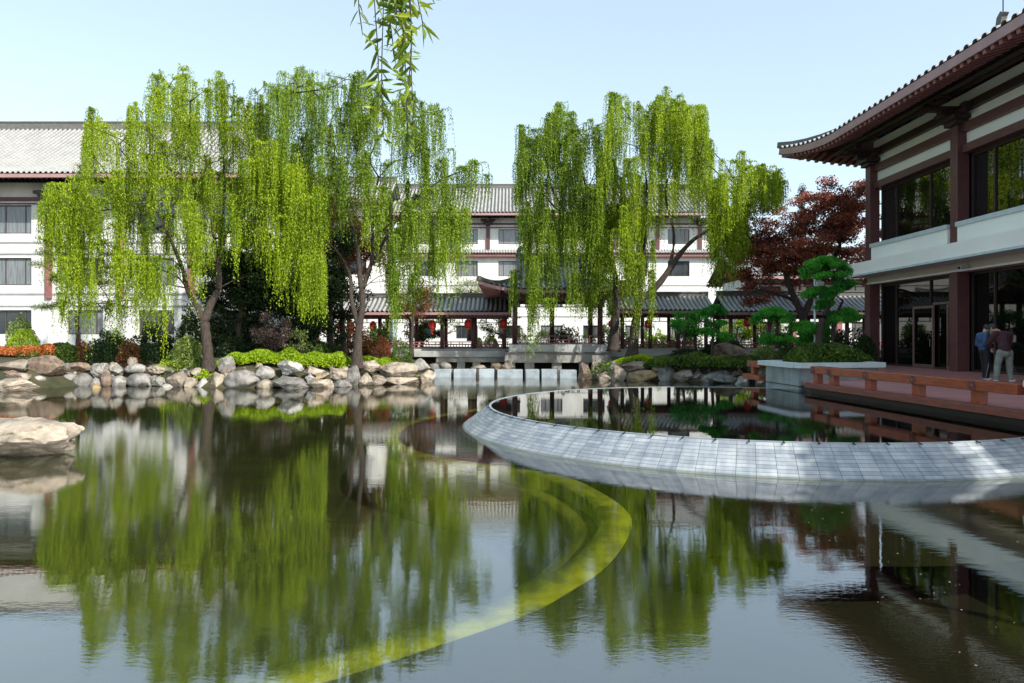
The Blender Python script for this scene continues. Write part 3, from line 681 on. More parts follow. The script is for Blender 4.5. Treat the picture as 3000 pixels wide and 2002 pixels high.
# ------------------------------------------------------------------ tiled roofs
PH = np.array([0, .2, .27, .36, .5, .64, .73, .8])
def ribh(ph, h): return h*math.sqrt(max(0, 1-((ph-.5)/.3)**2))
class Roof:
    """hip-and-gable roof over a rectangle; ridge along x ('x') or y ('y'); local a runs along the ridge"""
    def __init__(s, rect, ze, rise, axis, g, lift=.6, Lr=4., rib=.3, rh=.07, curve=1.25, ends=(True, True), flare=0.):
        s.x0, s.x1, s.y0, s.y1 = rect; s.ze, s.rise, s.axis, s.g, s.lift, s.Lr, s.rib, s.rh, s.curve, s.ends, s.flare = ze, rise, axis, g, lift, Lr, rib, rh, curve, ends, flare
        s.L = (s.x1-s.x0) if axis == 'x' else (s.y1-s.y0); s.W = (s.y1-s.y0) if axis == 'x' else (s.x1-s.x0); s.D = s.W/2
    def w(s, a, b, z): return (s.x0+a, s.y0+b, z) if s.axis == 'x' else (s.x0+b, s.y0+a, z)
    def height(s, a, b):
        """roof surface at local a, b"""
        d = min(b, s.W-b); ea = min(a if s.ends[0] else 1e9, s.L-a if s.ends[1] else 1e9)
        if s.g and ea < s.g: d = min(d, ea)
        z = s.ze+s.rise*(max(d, 0)/s.D)**s.curve
        # corner lift
        c = 1e9
        if s.ends[0]: c = min(c, max(a, d if False else 0)+0)
        e1 = min(ea, s.Lr); e2 = min(min(b, s.W-b), s.Lr)
        l = s.lift*(1-e1/s.Lr)**2*(1-e2/s.Lr)**2
        return z+l
    def fl(s, a, b):
        """corner flare outwards"""
        if not s.flare: return a, b
        ea = min(a if s.ends[0] else 1e9, s.L-a if s.ends[1] else 1e9); eb = min(b, s.W-b)
        k = s.flare*max(0, 1-ea/s.Lr)**2*max(0, 1-eb/s.Lr)**2
        na = a+(k if a > s.L/2 else -k); nb = b+(k if b > s.D else -k); return na, nb
    def pt(s, a, b, dz=0):
        z = s.height(a, b)+dz; fa, fb = s.fl(a, b); return s.w(fa, fb, z)
    def face(s, side, nv=9):
        """side: F front (b=0), K back, L left end (a=0), R right end"""
        main = side in 'FK'; run = s.L if main else s.W; cols = []
        nr = int(run/s.rib); rb = run/nr
        As = [(k+p)*rb for k in range(nr) for p in PH]+[run]
        V = []; Q = []; prev = None; s.uv = []
        for A in As:
            ph = (A/rb) % 1; h = ribh(ph, s.rh) if A < run else 0
            if main:
                ea = min(A if s.ends[0] else 1e9, s.L-A if s.ends[1] else 1e9)
                dm = s.D if (not s.g or ea >= s.g) else ea
            else: dm = min(A, s.W-A, s.g)
            base = len(V)
            for j in range(nv+1):
                d = dm*j/nv
                if side == 'F': q = s.pt(A, d, h)
                elif side == 'K': q = s.pt(A, s.W-d, h)
                elif side == 'L': q = s.pt(d, A, h)
                else: q = s.pt(s.L-d, A, h)
                V.append(q); s.uv.append((A/rb, d))
            if prev is not None and abs(dm-prev[1]) < s.rib*1.2:
                for j in range(nv): Q.append((prev[0]+j, base+j, base+j+1, prev[0]+j+1))
            prev = (base, dm)
        return V, Q
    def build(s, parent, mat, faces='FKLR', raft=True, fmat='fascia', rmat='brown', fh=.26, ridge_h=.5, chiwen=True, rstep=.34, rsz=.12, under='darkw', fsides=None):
        V = []; Q = []; UVs = []
        for f in faces:
            if f == 'L' and not s.ends[0] or f == 'R' and not s.ends[1]: continue
            v, q = s.face(f); UVs += s.uv; o = len(V); V += v; Q += [tuple(i+o for i in k) for k in q]
        roof = np_mesh('roof', V, Q, mat, parent, uv=UVs)
        # gable triangles
        gb = MB()
        for e, on in ((0, s.ends[0]), (1, s.ends[1])):
            if not on or not s.g: continue
            a = s.g if e == 0 else s.L-s.g; a2 = a+(.35 if e == 0 else -.35)
            bs = np.linspace(s.g, s.W-s.g, 17); top = [s.w(a2, b_, s.ze+s.rise*(min(b_, s.W-b_)/s.D)**s.curve-.02) for b_ in bs]
            n0 = len(gb.v); zb = s.ze+s.rise*(s.g/s.D)**s.curve-.05
            gb.v += top+[(p[0], p[1], zb) for p in top]; gb.f += [(n0+i, n0+i+1, n0+18+i, n0+17+i) for i in range(16)]
        if gb.v: gb.build('gable', M['pink'], roof)
        # ridges
        rd = MB(); g = s.g or 0
        a0 = g if s.ends[0] else 0; a1 = s.L-g if s.ends[1] else s.L; zr = s.ze+s.rise-.05
        rd.sweep([s.w(a0-.15 if s.ends[0] else a0, s.D, zr), s.w(a1+.15 if s.ends[1] else a1, s.D, zr)], .34, ridge_h)
        rd.sweep([s.w(a0-.2 if s.ends[0] else a0, s.D, zr+ridge_h), s.w(a1+.2 if s.ends[1] else a1, s.D, zr+ridge_h)], .44, .09)
        for e, on in ((0, s.ends[0]), (1, s.ends[1])):
            if not on: continue
            for sd in (0, 1):
                if s.g:
                    dia = []
                    for t in np.linspace(0, 1, 10):
                        d = s.g*t; a = d if e == 0 else s.L-d; b_ = d if sd == 0 else s.W-d; dia.append(Vector(s.pt(a, b_, -.03)))
                    rd.sweep(dia, .26, .28)
                    up = []
                    for t in np.linspace(0, 1, 8):
                        d = s.g+(s.D-s.g)*t; a = s.g if e == 0 else s.L-s.g; b_ = d if sd == 0 else s.W-d
                        up.append(Vector(s.w(a, b_, s.ze+s.rise*(d/s.D)**s.curve-.03)))
                    rd.sweep(up, .24, .3)
        rd.build('ridge', M['ridge'], roof)
        if chiwen:
            for e, on in ((0, s.ends[0]), (1, s.ends[1])):
                if not on: continue
                a = a0-.1 if e == 0 else a1+.1; k = 1 if e == 0 else -1; c = MB(); H = ridge_h*2.6
                prof = [(0, 0), (-.05, .5), (.05, .85), (.28, 1.0), (.5, .9), (.38, .8), (.3, .55), (.45, .3), (.5, 0)]
                n0 = len(c.v)
                for t in (-.13, .13):
                    for (u, v_) in prof: c.v.append(s.w(a+k*u*H*.8, s.D+t, zr+v_*H))
                m_ = len(prof); c.f += [tuple(range(m_)), tuple(range(2*m_-1, m_-1, -1))]+[(i, (i+1) % m_, m_+(i+1) % m_, m_+i) for i in range(m_)]
                c.build('ridge_ornament', M['ridge'], roof)
        # eaves: drip tiles, fascia board, underside, rafter ends
        fsides = fsides if fsides is not None else faces
        fm = MB(); rf = MB(); un = MB()
        for f in fsides:
            if f == 'L' and not s.ends[0] or f == 'R' and not s.ends[1]: continue
            run = s.L if f in 'FK' else s.W
            def P(A, d, dz):
                if f == 'F': return s.pt(A, d, dz)
                if f == 'K': return s.pt(A, s.W-d, dz)
                if f == 'L': return s.pt(d, A, dz)
                return s.pt(s.L-d, A, dz)
            cs = sorted(set([0, run]+list(np.linspace(0, min(s.Lr, run/2), 9))+list(np.linspace(run-min(s.Lr, run/2), run, 9))))
            fm.sweep([P(c, .06, -fh) for c in cs], .07, fh-.035)
            if raft:
                k = rstep/2
                while k < run:
                    p = Vector(P(k, .12, -fh-rsz*.9)); q = Vector(P(k, min(1.1, s.D*.6), -fh-rsz*.9)); 
                    q.z = p.z+(q.z-p.z)*.7
                    rf.sweep([p, q], rsz, rsz*.85); k += rstep
            n0 = len(un.v)
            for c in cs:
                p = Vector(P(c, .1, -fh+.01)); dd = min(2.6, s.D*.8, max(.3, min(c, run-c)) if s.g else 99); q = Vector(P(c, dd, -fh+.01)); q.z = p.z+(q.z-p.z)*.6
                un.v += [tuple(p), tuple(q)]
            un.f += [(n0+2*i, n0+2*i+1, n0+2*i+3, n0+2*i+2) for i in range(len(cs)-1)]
        fm.build('eave_fascia', M[fmat], roof)
        if rf.v: rf.build('rafters', M[rmat], roof)
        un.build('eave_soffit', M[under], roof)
        return roof

# ------------------------------------------------------------------ white hotel blocks with rows of windows
def window(parent, x, Y, z0, z1, wd, curtain_sky, mull=(.24, .8), dep=.16):
    """window unit in a wall facing -Y: frame with its panes"""
    b = MB(); t = .07; yf = Y+dep
    b.box(x-wd/2, x+wd/2, yf-.05, yf+.05, z0, z0+t); b.box(x-wd/2, x+wd/2, yf-.05, yf+.05, z1-t, z1)
    b.box(x-wd/2, x-wd/2+t, yf-.05, yf+.05, z0+t, z1-t); b.box(x+wd/2-t, x+wd/2, yf-.05, yf+.05, z0+t, z1-t)
    for m in mull: xm = x-wd/2+wd*m; b.box(xm-.03, xm+.03, yf-.045, yf+.045, z0+t, z1-t)
    fr = b.build('window', M['frame'], parent)
    p = MB().box(x-wd/2+t, x+wd/2-t, yf, yf+.02, z0+t, z1-t).build('pane', M['curtain_sky'] if curtain_sky else M['glass'], fr)
    return fr
def hotel(name, label, X0, X1, Yf, depth, zg, floors, bay, bx, wwid, eave, col_z, ledge=None, bandz=(), roof=None, beams=()):
    root = empty('hotel_building', ((X0+X1)/2, Yf, zg), label, 'building')
    wl = MB(); ztop = eave
    # wall with real openings
    xsw = []; x = bx
    while x-bay > X0+wwid: x -= bay
    while x < X1-wwid/2: 
        if x > X0+wwid/2: xsw.append(x)
        x += bay
    zs = [zg-1]+[v for f in floors for v in f]+[ztop]
    for i in range(0, len(zs), 2): wl.box(X0, X1, Yf, Yf+.3, zs[i], zs[i+1])
    for z0, z1 in floors:
        e = [X0]+[v for x in xsw for v in (x-wwid/2, x+wwid/2)]+[X1]
        for i in range(0, len(e), 2): wl.box(e[i], e[i+1], Yf, Yf+.3, z0, z1)
    wl.box(X0, X0+.3, Yf+.3, Yf+depth, zg-1, ztop); wl.box(X1-.3, X1, Yf+.3, Yf+depth, zg-1, ztop); wl.box(X0+.3, X1-.3, Yf+depth-.3, Yf+depth, zg-1, ztop)
    wl.box(X0+.3, X1-.3, Yf+.6, Yf+.7, zg-1, ztop)
    wl.build('wall', M['white'], root)
    for k, (z0, z1) in enumerate(floors):
        for x in xsw: window(root, x, Yf, z0, z1, wwid, random.random() < (.5 if k == len(floors)-1 else .3))  # top floor gets more pale panes, standing in for sky reflected in the glass
    cx = [x+bay/2 for x in xsw]+[xsw[0]-bay/2]
    for x in cx:
        if X0+.2 < x < X1-.2: MB().box(x-.2, x+.2, Yf-.16, Yf-.002, col_z[0], col_z[1]).build('column', M['brown'] if ledge else M['pink'], root)
    for x in cx:
        if X0+.2 < x < X1-.2:
            b = MB(); z = col_z[1]
            b.box(x-.26, x+.26, Yf-.5, Yf-.003, z, z+.22); b.box(x-.5, x+.5, Yf-.42, Yf-.006, z+.22, z+.42); b.box(x-.75, x+.75, Yf-.5, Yf-.009, z+.42, z+.6); b.box(x-.16, x+.16, Yf-1.1, Yf-.5, z+.3, z+.5)
            b.build('bracket', M['darkw'], root)
    for z0, z1 in beams: MB().box(X0-.05, X1+.05, Yf-.09, Yf-.004, z0, z1).build('beam', M['brown'], root)
    for z0, z1 in bandz: MB().box(X0-.02, X1+.02, Yf-.05, Yf-.002, z0, z1).build('string_course', M['granite'], root)
    if ledge:
        b = MB(); z = ledge
        b.box(X0-.1, X1+.1, Yf-.55, Yf-.005, z-.5, z-.22); b.build('cornice', M['pink'], root)
        V = []; Q = []; r_ = .3; nr = int((X1-X0)/r_)
        for k in range(nr):
            for p in PH:
                x = X0+(k+p)*r_; h = ribh(p, .08); V += [(x, Yf-.75, z-.15+h), (x, Yf-.001, z+.28+h)]
        Q = [(2*i, 2*i+2, 2*i+3, 2*i+1) for i in range(len(V)//2-1)]
        np_mesh('tiled_ledge', V, Q, M['tile_plain'], root)
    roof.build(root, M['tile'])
    return root
lf = Roof((-48, -12.6, 44.4, 59.6), 12.35, 4.9, 'x', 5.4, .7, 4.5, .34, .13, 1.15, (False, True))
hotel('hotel_building', 'white three storey building with a big grey tiled roof on the left', -46, -14.6, 46.4, 11, 1.0,
      [(2.38,3.95),(5.56,7.33),(8.9,10.75)], 4.62, -32.15, 2.3, 12.2, (4.7, 11.0), None, [(4.18,4.26),(4.95,5.05),(7.55,7.65),(8.3,8.38)], lf, [(11.0,11.25),(10.8,10.88)])
rb = Roof((-13.5, 23, 74, 90), 15.0, 4.1, 'x', 0, 0, 4, .38, .14, 1.15, (False, False))
hotel('hotel_building', 'white four storey building with a straight tiled roof far behind the pond', -12, 22, 76, 12, 1.0,
      [(2.0,3.4),(5.35,6.9),(8.6,10.24),(12.0,13.6)], 4.49, -.11, 2.3, 14.8, (11.4, 14.0), 11.15, [(4.3,4.4),(7.6,7.7)], rb, [(14.05,14.25),(13.7,13.82)])
# low cream building seen through the maple, and a roof far left of centre
r3 = Roof((17.5, 40, 55, 64), 6.9, 2.2, 'x', 0, 0, 4, .34, .08, 1.2, (False, False))
hotel('hotel_building', 'low cream two storey building seen through the red maple leaves', 18.5, 39, 56.5, 6, 1.0, [(2.0,3.4),(4.9,6.2)], 3.6, 20.5, 1.6, 6.8, (1.2, 6.2), None, [], r3, [(6.3,6.45)])
r4 = Roof((-26, -12, 70, 82), 15.6, 3.0, 'x', 0, 0, 4, .34, .08, 1.2, (False, False))
hotel('hotel_building', 'farther white block with a grey roof, behind the gap between the two left willows', -25, -13.2, 71.5, 9, 1.0, [(8.4,10.0),(12,13.6)], 4.5, -20, 2.3, 15.4, (11.4, 14.0), None, [], r4, [(14.05,14.25)])

# ------------------------------------------------------------------ covered walk, terrace and pavilion
def corridor(label, X0, X1, Yf, zb, ze, rise, ncol, W=3.4, dark=False):
    root = empty('covered_walkway', ((X0+X1)/2, Yf, zb), label, 'walkway', 'covered walks behind the pond')
    c0 = None; ys = (Yf, Yf+W-.6)
    for k in range(ncol):
        x = X0+.3+(X1-X0-.6)*k/(ncol-1)
        for y in ys: MB().tube([(x, y, zb), (x, y, ze-.35)], .13, 10).build('column', M['brown'], root, smooth=True)
    for y in ys:
        MB().box(X0, X1, y-.07, y+.07, ze-.38, ze-.12).build('beam', M['brown'], root)
    g = MB(); g.box(X0, X1, Yf-.04, Yf+.04, ze-.72, ze-.67)                     # hanging fretwork under the beam
    for k in range(int((X1-X0)/.8)): x = X0+.4+k*.8; g.box(x-.025, x+.025, Yf-.03, Yf+.03, ze-.67, ze-.38)
    g.build('fretwork', M['brown'], root)
    for y, nm in ((Yf, 'railing'), (Yf+W-.6, 'railing')):
        r = MB()
        for z in (zb+.42, zb+.26, zb+.05): r.box(X0, X1, y-.03, y+.03, z, z+.045)
        k = 0; x = X0+.2
        while x < X1: r.box(x-.02, x+.02, y-.02, y+.02, zb+.095, zb+.26) ; x += .2
        x = X0+.2
        while x < X1: r.box(x-.025, x+.025, y-.025, y+.025, zb+.305, zb+.42); x += .8
        r.build(nm, M['pink'], root)
    MB().box(X0, X1, Yf-.35, Yf+W-.2, zb-.12, zb).build('floor_slab', M['granite'], root)
    Roof((X0-.2, X1+.2, Yf-1.3, Yf+W+.7), ze, rise, 'x', 0, 0, 3, .30, .10, 1.45, (False, False)).build(root, M['tiledark'] if dark else M['tile'], rmat='pink', fh=.2, ridge_h=.28, chiwen=False, rstep=.26, rsz=.09)
    return root
corridor('covered walk with red lanterns left of the central pavilion', -13.2, -.1, 48, 1.42, 3.85, 1.05, 7)
corridor('covered walk right of the pavilion behind the leaning willow', 7.2, 13.4, 48, 1.42, 3.95, 1.05, 4)
corridor('dark covered walk at the right behind the cloud pines', 13.9, 27, 46.2, 1.42, 3.8, 1.15, 6, dark=True)
# stone embankment that carries them
te = empty('stone_terrace', (3, 45, 0), 'pale stone terrace wall under the pavilion and covered walks', 'terrace')
b = MB(); b.box(-13.4, -.38, 46.3, 52, .92, 1.30); b.box(6.28, 27, 46.3, 52, .92, 1.30); b.build('parapet_slab', M['granite'], te, bevel=.02)
b = MB(); b.box(-4.8, -.38, 46.42, 47.2, .58, .915); b.box(6.28, 8.0, 46.42, 47.2, .58, .915); b.build('base_course', M['stonedk'], te)
b = MB(); b.box(-.1, 6.02, 44.55, 52, 1.27, 1.74); b.build('pavilion_slab', M['granite'], te, bevel=.02)
b = MB(); b.box(-.37, 6.27, 44.4, 47.3, 1.20, 1.265); b.build('ledge', M['ridge'], te)
b = MB()
xx = [-.35, .75, 1.9, 3.0, 4.2, 5.3, 6.25]
for a, c in zip(xx, xx[1:]): b.box(a+.004, c-.004, 44.5, 45.2, .62, 1.195)
b.build('stone_facing', M['stonedk'], te)
b = MB()
for x in (-4.6, -3.2, -2.2, -1.0): MB().box(x-.25, x+.25, 46.5, 47.1, -1.2, .575).build('pier', M['stonedk'], te)
for x in (.0, 1.2, 2.9, 4.6, 6.0): MB().box(x-.3, x+.3, 44.7, 45.2, -1.2, .615).build('pier', M['stonedk'], te)
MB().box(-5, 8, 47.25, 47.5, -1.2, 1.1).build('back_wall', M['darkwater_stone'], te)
pv = empty('pavilion', (3, 48, 1.74), 'central garden pavilion with upturned grey tiled roof half hidden by willows', 'pavilion')
for x in (.3, 3.0, 5.75):
    for y in (45.9, 51.5): 
        if not (x == 3.0 and y < 46): MB().tube([(x, y, 1.74), (x, y, 5.0)], .17, 10).build('column', M['brown'], pv, smooth=True)
for y in (45.9, 51.5): MB().box(-.2, 6.2, y-.09, y+.09, 4.55, 4.85).build('beam', M['brown'], pv)
for x in (.3, 5.75): MB().box(x-.08, x+.08, 46.1, 51.3, 4.56, 4.84).build('beam', M['brown'], pv)
b = MB(); b.box(.4, 5.65, 45.87, 45.93, 4.1, 4.16)
for k in range(14): b.box(.6+k*.37, .65+k*.37, 45.87, 45.93, 4.16, 4.55)
b.build('fretwork', M['brown'], pv)
b = MB()
for z in (2.25, 2.0, 1.82): b.box(.4, 5.65, 44.98, 45.04, z, z+.05)
for k in range(9): b.box(.4+k*.65, .46+k*.65, 44.96, 45.06, 1.74, 2.3)
b.build('railing', M['brown'], pv)
Roof((-1.75, 7.75, 43.9, 53.5), 5.15, 2.2, 'x', 2.3, .55, 3.0, .30, .08, 1.4, (True, True), .25).build(pv, M['tile'], rmat='pink', fh=.24, ridge_h=.42)

def lantern(x, y, Y, label, s=1.):
    c = px(x, y, Y); root = empty('red_lantern', c, label, 'lantern', 'red lanterns hung along the covered walk')
    MB().lathe(c, [(.06*s,-.20*s),(.13*s,-.17*s),(.165*s,-.06*s),(.165*s,.06*s),(.13*s,.17*s),(.06*s,.20*s)], 14).build('shade', M['lantern'], root, smooth=True)
    MB().lathe(c, [(.07*s,.20*s),(.075*s,.235*s)], 12).build('trim', M['gold'], root)
    MB().lathe(c, [(.075*s,-.235*s),(.07*s,-.20*s)], 12).build('trim', M['gold'], root)
    MB().lathe(c, [(.03*s,-.42*s),(.022*s,-.235*s)], 8).build('tassel', M['lantern'], root)
    MB().tube([c+Vector((0,0,.235*s)), c+Vector((0,0,.40*s))], .008, 5).build('cord', M['black'], root)
for x, y, Y, l, s in [(997,955,47.6,'red lantern at the left end of the walk, left of the second willow trunk',1.45),(1030,957,47.4,'red lantern half behind the second willow trunk',1.3),(1093,956,47.6,'red lantern right of the second willow trunk',1.45),
    (1267,953,47.6,'orange red lantern above the first open bay with the red railing',1.5),(1371,950,47.6,'red lantern in the middle bay in front of the dark window',1.5),(1475,950,47.6,'red lantern nearest the pavilion corner',1.5),
    (1897,950,47.6,'small orange lantern in the sun right of the leaning willow trunk',1.2),(1790,950,46.5,'red lantern at the right pavilion corner behind the strands',1.1),(2190,945,45.8,'dark red lantern in the shade beside the post behind the small pines',1.4),(885,925,47.6,'small red lantern in the dark between the two left willows',1.1)]:
    lantern(x, y, Y, l, s)

# ------------------------------------------------------------------ restaurant building on the right
rbld = empty('restaurant_building', (20, 18, .97), 'two storey building with dark glass, oxblood timber and an upswept tiled roof on the right', 'building')
FX = 16.7; COLY = [33.0, 26.6, 20.2, 13.8, 7.4]; Y0, Y1 = 5.0, 33.25
b = MB(); b.box(17.25, 29, Y0, Y1, .2, 10.9); b.build('inner_wall', M['darkw'], rbld)
b = MB(); b.box(15.7, 17.2, Y0-.6, 33.6, 5.06, 5.58); b.build('balcony_slab', M['panel'], rbld)
MB().box(15.63, 17.19, Y0-.65, 33.66, 4.97, 5.055).build('slab_lip', M['coping'], rbld)
MB().box(16.55, 17.2, Y0, 33.2, 4.64, 4.965).build('blind_box', M['beige'], rbld)
MB().box(16.50, 16.548, Y0, 33.22, 4.64, 4.71).build('drip_strip', M['panel'], rbld)
for z0, z1, nm, mt, xf in ((9.0,9.3,'beam','brown',16.62),(9.3,9.77,'infill_panel','panel',16.80),(9.77,10.1,'beam','brown',16.62),(10.1,10.5,'infill_panel','panel',16.80),(10.5,10.8,'beam','darkw',16.60),(10.8,11.25,'infill_panel','panel',16.80)):
    MB().box(xf, 17.24, Y0, Y1-.1, z0+.001, z1-.001).build(nm, M[mt], rbld)
for i, y in enumerate(COLY):
    MB().box(16.42, 16.9, y-.24, y+.24, .97, 4.638).build('column', M['brown'], rbld, bevel=.02)
    MB().box(16.45, 16.9, y-.22, y+.22, 5.581, 10.06).build('column', M['brown'], rbld, bevel=.02)
    b = MB()
    b.box(16.30, 16.98, y-.36, y+.36, 10.06, 10.22); b.box(16.16, 16.95, y-.48, y+.48, 10.225, 10.38)
    b.box(16.35, 16.55, y-.85, y+.85, 10.385, 10.56); b.box(15.9, 16.9, y-.16, y+.16, 10.387, 10.58)
    for dy in (-.78, 0, .78): b.box(16.28, 16.62, y+dy-.16, y+dy+.16, 10.565, 10.7)
    b.box(15.45, 16.9, y-.15, y+.15, 10.585, 10.76); b.box(15.62, 15.85, y-.6, y+.6, 10.765, 10.9)
    for dy in (-.52, 0, .52): b.box(15.58, 15.9, y+dy-.13, y+dy+.13, 10.905, 11.0)
    b.add([(15.5,y-.09,10.55),(15.5,y+.09,10.55),(14.95,y,10.40),(15.5,y-.09,10.70),(15.5,y+.09,10.70)], [(0,1,2),(3,2,4),(0,2,3),(1,4,2),(0,3,4,1)])
    b.build('bracket_set', M['darkw'], rbld, bevel=.012)
for y in np.linspace(Y0, 32.9, 1): pass
MB().tube([(15.74, Y0, 11.08), (15.74, 34.8, 11.08)], .10, 8).build('purlin', M['darkw'], rbld)
MB().tube([(16.3, Y0, 11.2), (16.3, 34.4, 11.2)], .10, 8).build('purlin', M['darkw'], rbld)
for a, c in zip(COLY[1:], COLY[:-1]):
    top = c-.42 if c == 33.0 else c-.30
    b = MB().box(16.4, 16.95, a+.30, top, 5.582, 6.28).build('parapet', M['panel'], rbld)
    MB().box(16.33, 16.97, a+.26, top+.04, 6.282, 6.45).build('parapet_coping', M['coping'], rbld, bevel=.015)
    for z0, z1, kind in ((6.45, 8.998, 'up'), (.975, 4.638, 'down')):
        w = MB(); x = 17.02; t = .07; lo, hi = a+.23, c-.23
        w.box(x-.06, x+.05, lo, hi, z0, z0+t); w.box(x-.06, x+.05, lo, hi, z1-.12, z1)
        w.box(x-.06, x+.05, lo, lo+t, z0+t, z1-.12); w.box(x-.06, x+.05, hi-t, hi, z0+t, z1-.12)
        ms = [lo+(hi-lo)*.36, lo+(hi-lo)*.79]
        for m in ms: w.box(x-.055, x+.045, m-.035, m+.035, z0+t, z1-.12)
        wn = w.build('window', M['darkw'], rbld)
        for p0, p1 in zip([lo+t]+[m+.035 for m in ms], [m-.035 for m in ms]+[hi-t]):
            MB().box(x, x+.03, p0, p1, z0+t, z1-.12).build('pane', M['mirror'] if kind == 'up' else M['gglass'], wn)
# glazed double door in the first bay
M['steel_'] = simple('door_handle_steel', (.2, .19, .18), None, .3, 5, metal=.7)
M['doorframe'] = simple('bronze_door_frame', (.20, .12, .10), None, .4, 5)
for (d0, d1, nm) in ((28.62, 30.1, 'door'), (27.0, 27.75, 'door')):
    w = MB(); x = 16.93; t = .10; w.box(x-.04, x+.02, d0, d1, .98, .98+.14); w.box(x-.04, x+.02, d0, d1, 3.40, 3.5)
    w.box(x-.04, x+.02, d0, d0+t, 1.12, 3.40); w.box(x-.04, x+.02, d1-t, d1, 1.12, 3.40)
    dr = w.build(nm, M['doorframe'], rbld)
    MB().box(x-.01, x+.01, d0+t, d1-t, 1.12, 3.40).build('pane', M['gglass'], dr)
    MB().tube([(x-.09, d0+.16, 1.85), (x-.09, d0+.16, 2.15)], .014, 6).build('handle', M['steel_'], dr)
MB().box(16.9, 16.97, 26.85, 28.7, 3.52, 3.6).build('transom', M['doorframe'], rbld)
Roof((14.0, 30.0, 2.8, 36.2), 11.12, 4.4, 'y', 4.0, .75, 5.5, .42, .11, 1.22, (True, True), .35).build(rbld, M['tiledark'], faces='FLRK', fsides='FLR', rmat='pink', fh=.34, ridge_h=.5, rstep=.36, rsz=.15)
o = empty('lightning_rod', (22, 32, 15.5), 'thin lightning rod above the ridge ornament of the right building', 'rod')
MB().tube([(22, 32, 15.9), (22, 32, 19.2)], .025, 6).build('rod', M['black'], o)
MB().lathe((22, 32, 15.85), [(.08, 0), (.05, .12)], 8).build('base', M['black'], o)
o = empty('security_camera', (16.3, 25.9, 4.78), 'small white security camera under the balcony slab beside the middle column', 'camera')
MB().tube([(16.5, 25.9, 4.8), (16.1, 25.7, 4.72)], .075, 10).build('body', M['whitep'], o); MB().tube([(16.1, 25.7, 4.72), (16.07, 25.685, 4.715)], .05, 10).build('lens', M['black'], o)

# ------------------------------------------------------------------ deck, bench rail, planter
dk = empty('wooden_deck', (12, 18, .97), 'red plank deck along the right building beside the round pool', 'deck')
DP = [(9.5,4),(8.34,20.1),(8.52,20.98),(11.3,21.5),(11.9,33.2),(17.0,33.2),(17.0,4)]
def prism(P2, z0, z1):
    n = len(P2); b = MB(); return b.add([(x, y, z0) for x, y in P2]+[(x, y, z1) for x, y in P2], [tuple(range(n-1, -1, -1)), tuple(range(n, 2*n))]+[(i, (i+1) % n, n+(i+1) % n, n+i) for i in range(n)])
prism([(x+.06 if i < 3 else x, y) for i, (x, y) in enumerate(DP)], .88, .965).build('planks', M['deck'], dk)
e0, e1 = Vector((9.5, 4, 0)), Vector((8.34, 20.1, 0)); ed = (e1-e0).normalized(); en = Vector((ed.y, -ed.x, 0))
def along(y, off=0, z=0): t = (y-4)/(20.1-4); p = e0.lerp(e1, t)+en*off; return Vector((p.x, p.y, z))
b = MB(); b.sweep([along(4, -.02, .83), along(20.1, -.02, .83)], .16, .15); b.build('edge_beam', M['edge_wood'], dk, bevel=.012)
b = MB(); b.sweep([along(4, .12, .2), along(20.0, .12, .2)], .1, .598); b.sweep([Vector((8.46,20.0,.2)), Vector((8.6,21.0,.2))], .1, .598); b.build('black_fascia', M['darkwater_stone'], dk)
def bench(name, label, pts, zt=1.43, posts=()):
    root = empty(name, pts[0], label, 'rail', 'low timber rails along the deck edge')
    MB().sweep([Vector((p[0], p[1], zt-.20)) for p in pts], .30, .20).build('top_beam', M['red_wood'], root, bevel=.015)
    d = (Vector(pts[1])-Vector(pts[0])).normalized(); d.z = 0; nrm = Vector((-d.y, d.x, 0))
    if nrm.x > 0: nrm = -nrm
    for p in posts:
        p = Vector((p[0], p[1], 0)); MB().sweep([p-d*.12+Vector((0,0,.966)), p+d*.12+Vector((0,0,.966))], .17, zt-.20-.968).build('post', M['red_wood'], root, bevel=.01)
        c = p+nrm*.153+Vector((0,0,zt-.11)); b = MB()                    # carved clasp: little scrolls round a boss
        u = d
        for k in range(10):
            a = 2*math.pi*k/10; q = c+u*(.085*math.cos(a))+Vector((0,0,.075*math.sin(a))); ring_ = [q+u*(.028*math.cos(t))+Vector((0,0,.026*math.sin(t)))+nrm*.004 for t in np.linspace(0, 5.2, 7)]
            b.tube(ring_, .007, 4)
        b.tube([c, c+nrm*.02], [.035, .022], 8)
        b.box(c.x-.004, c.x+.01, c.y-.004, c.y+.01, c.z-.1, c.z+.1)
        b.build('carved_clasp', M['clasp'], root)
    return root
M['clasp'] = simple('carved_clasp_metal', (.22, .12, .09), (.10, .05, .04), .4, 20)
bench('bench_rail', 'long low red timber rail with short posts along the pool edge of the deck', [along(12.6, .17), along(20.0, .17)], posts=[along(y, .17) for y in (13.7, 15.5, 17.3, 19.0, 19.85)])
bench('bench_rail', 'short piece of red timber rail behind the stone planter', [Vector((8.30, 23.5, 0)), Vector((8.27, 24.6, 0))], posts=[(8.285, 24.3)])
d2 = empty('wooden_deck', (8.3, 24.5, .9), 'short red deck edge behind the stone planter, over the pale boulders', 'deck'); MB().sweep([(8.3, 23.5, .80), (8.24, 25.0, .80)], .3, .17).build('edge_beam', M['red_wood'], d2, bevel=.01)
MB().sweep([(8.3, 24.6, -.6), (8.3, 24.6, .795)], .2, .2, up=(0,1,0)).build('post', M['darkwater_stone'], d2)
sp_ = empty('stone_post', (9.12, 12.35, .3), 'pale green stone post at the near end of the deck rail', 'post')
MB().box(8.95, 9.35, 12.05, 12.45, -.2, 1.38).build('shaft', M['planter'], sp_, bevel=.01); MB().box(8.92, 9.38, 12.02, 12.48, 1.382, 1.49).build('cap', M['coping'], sp_, bevel=.01)
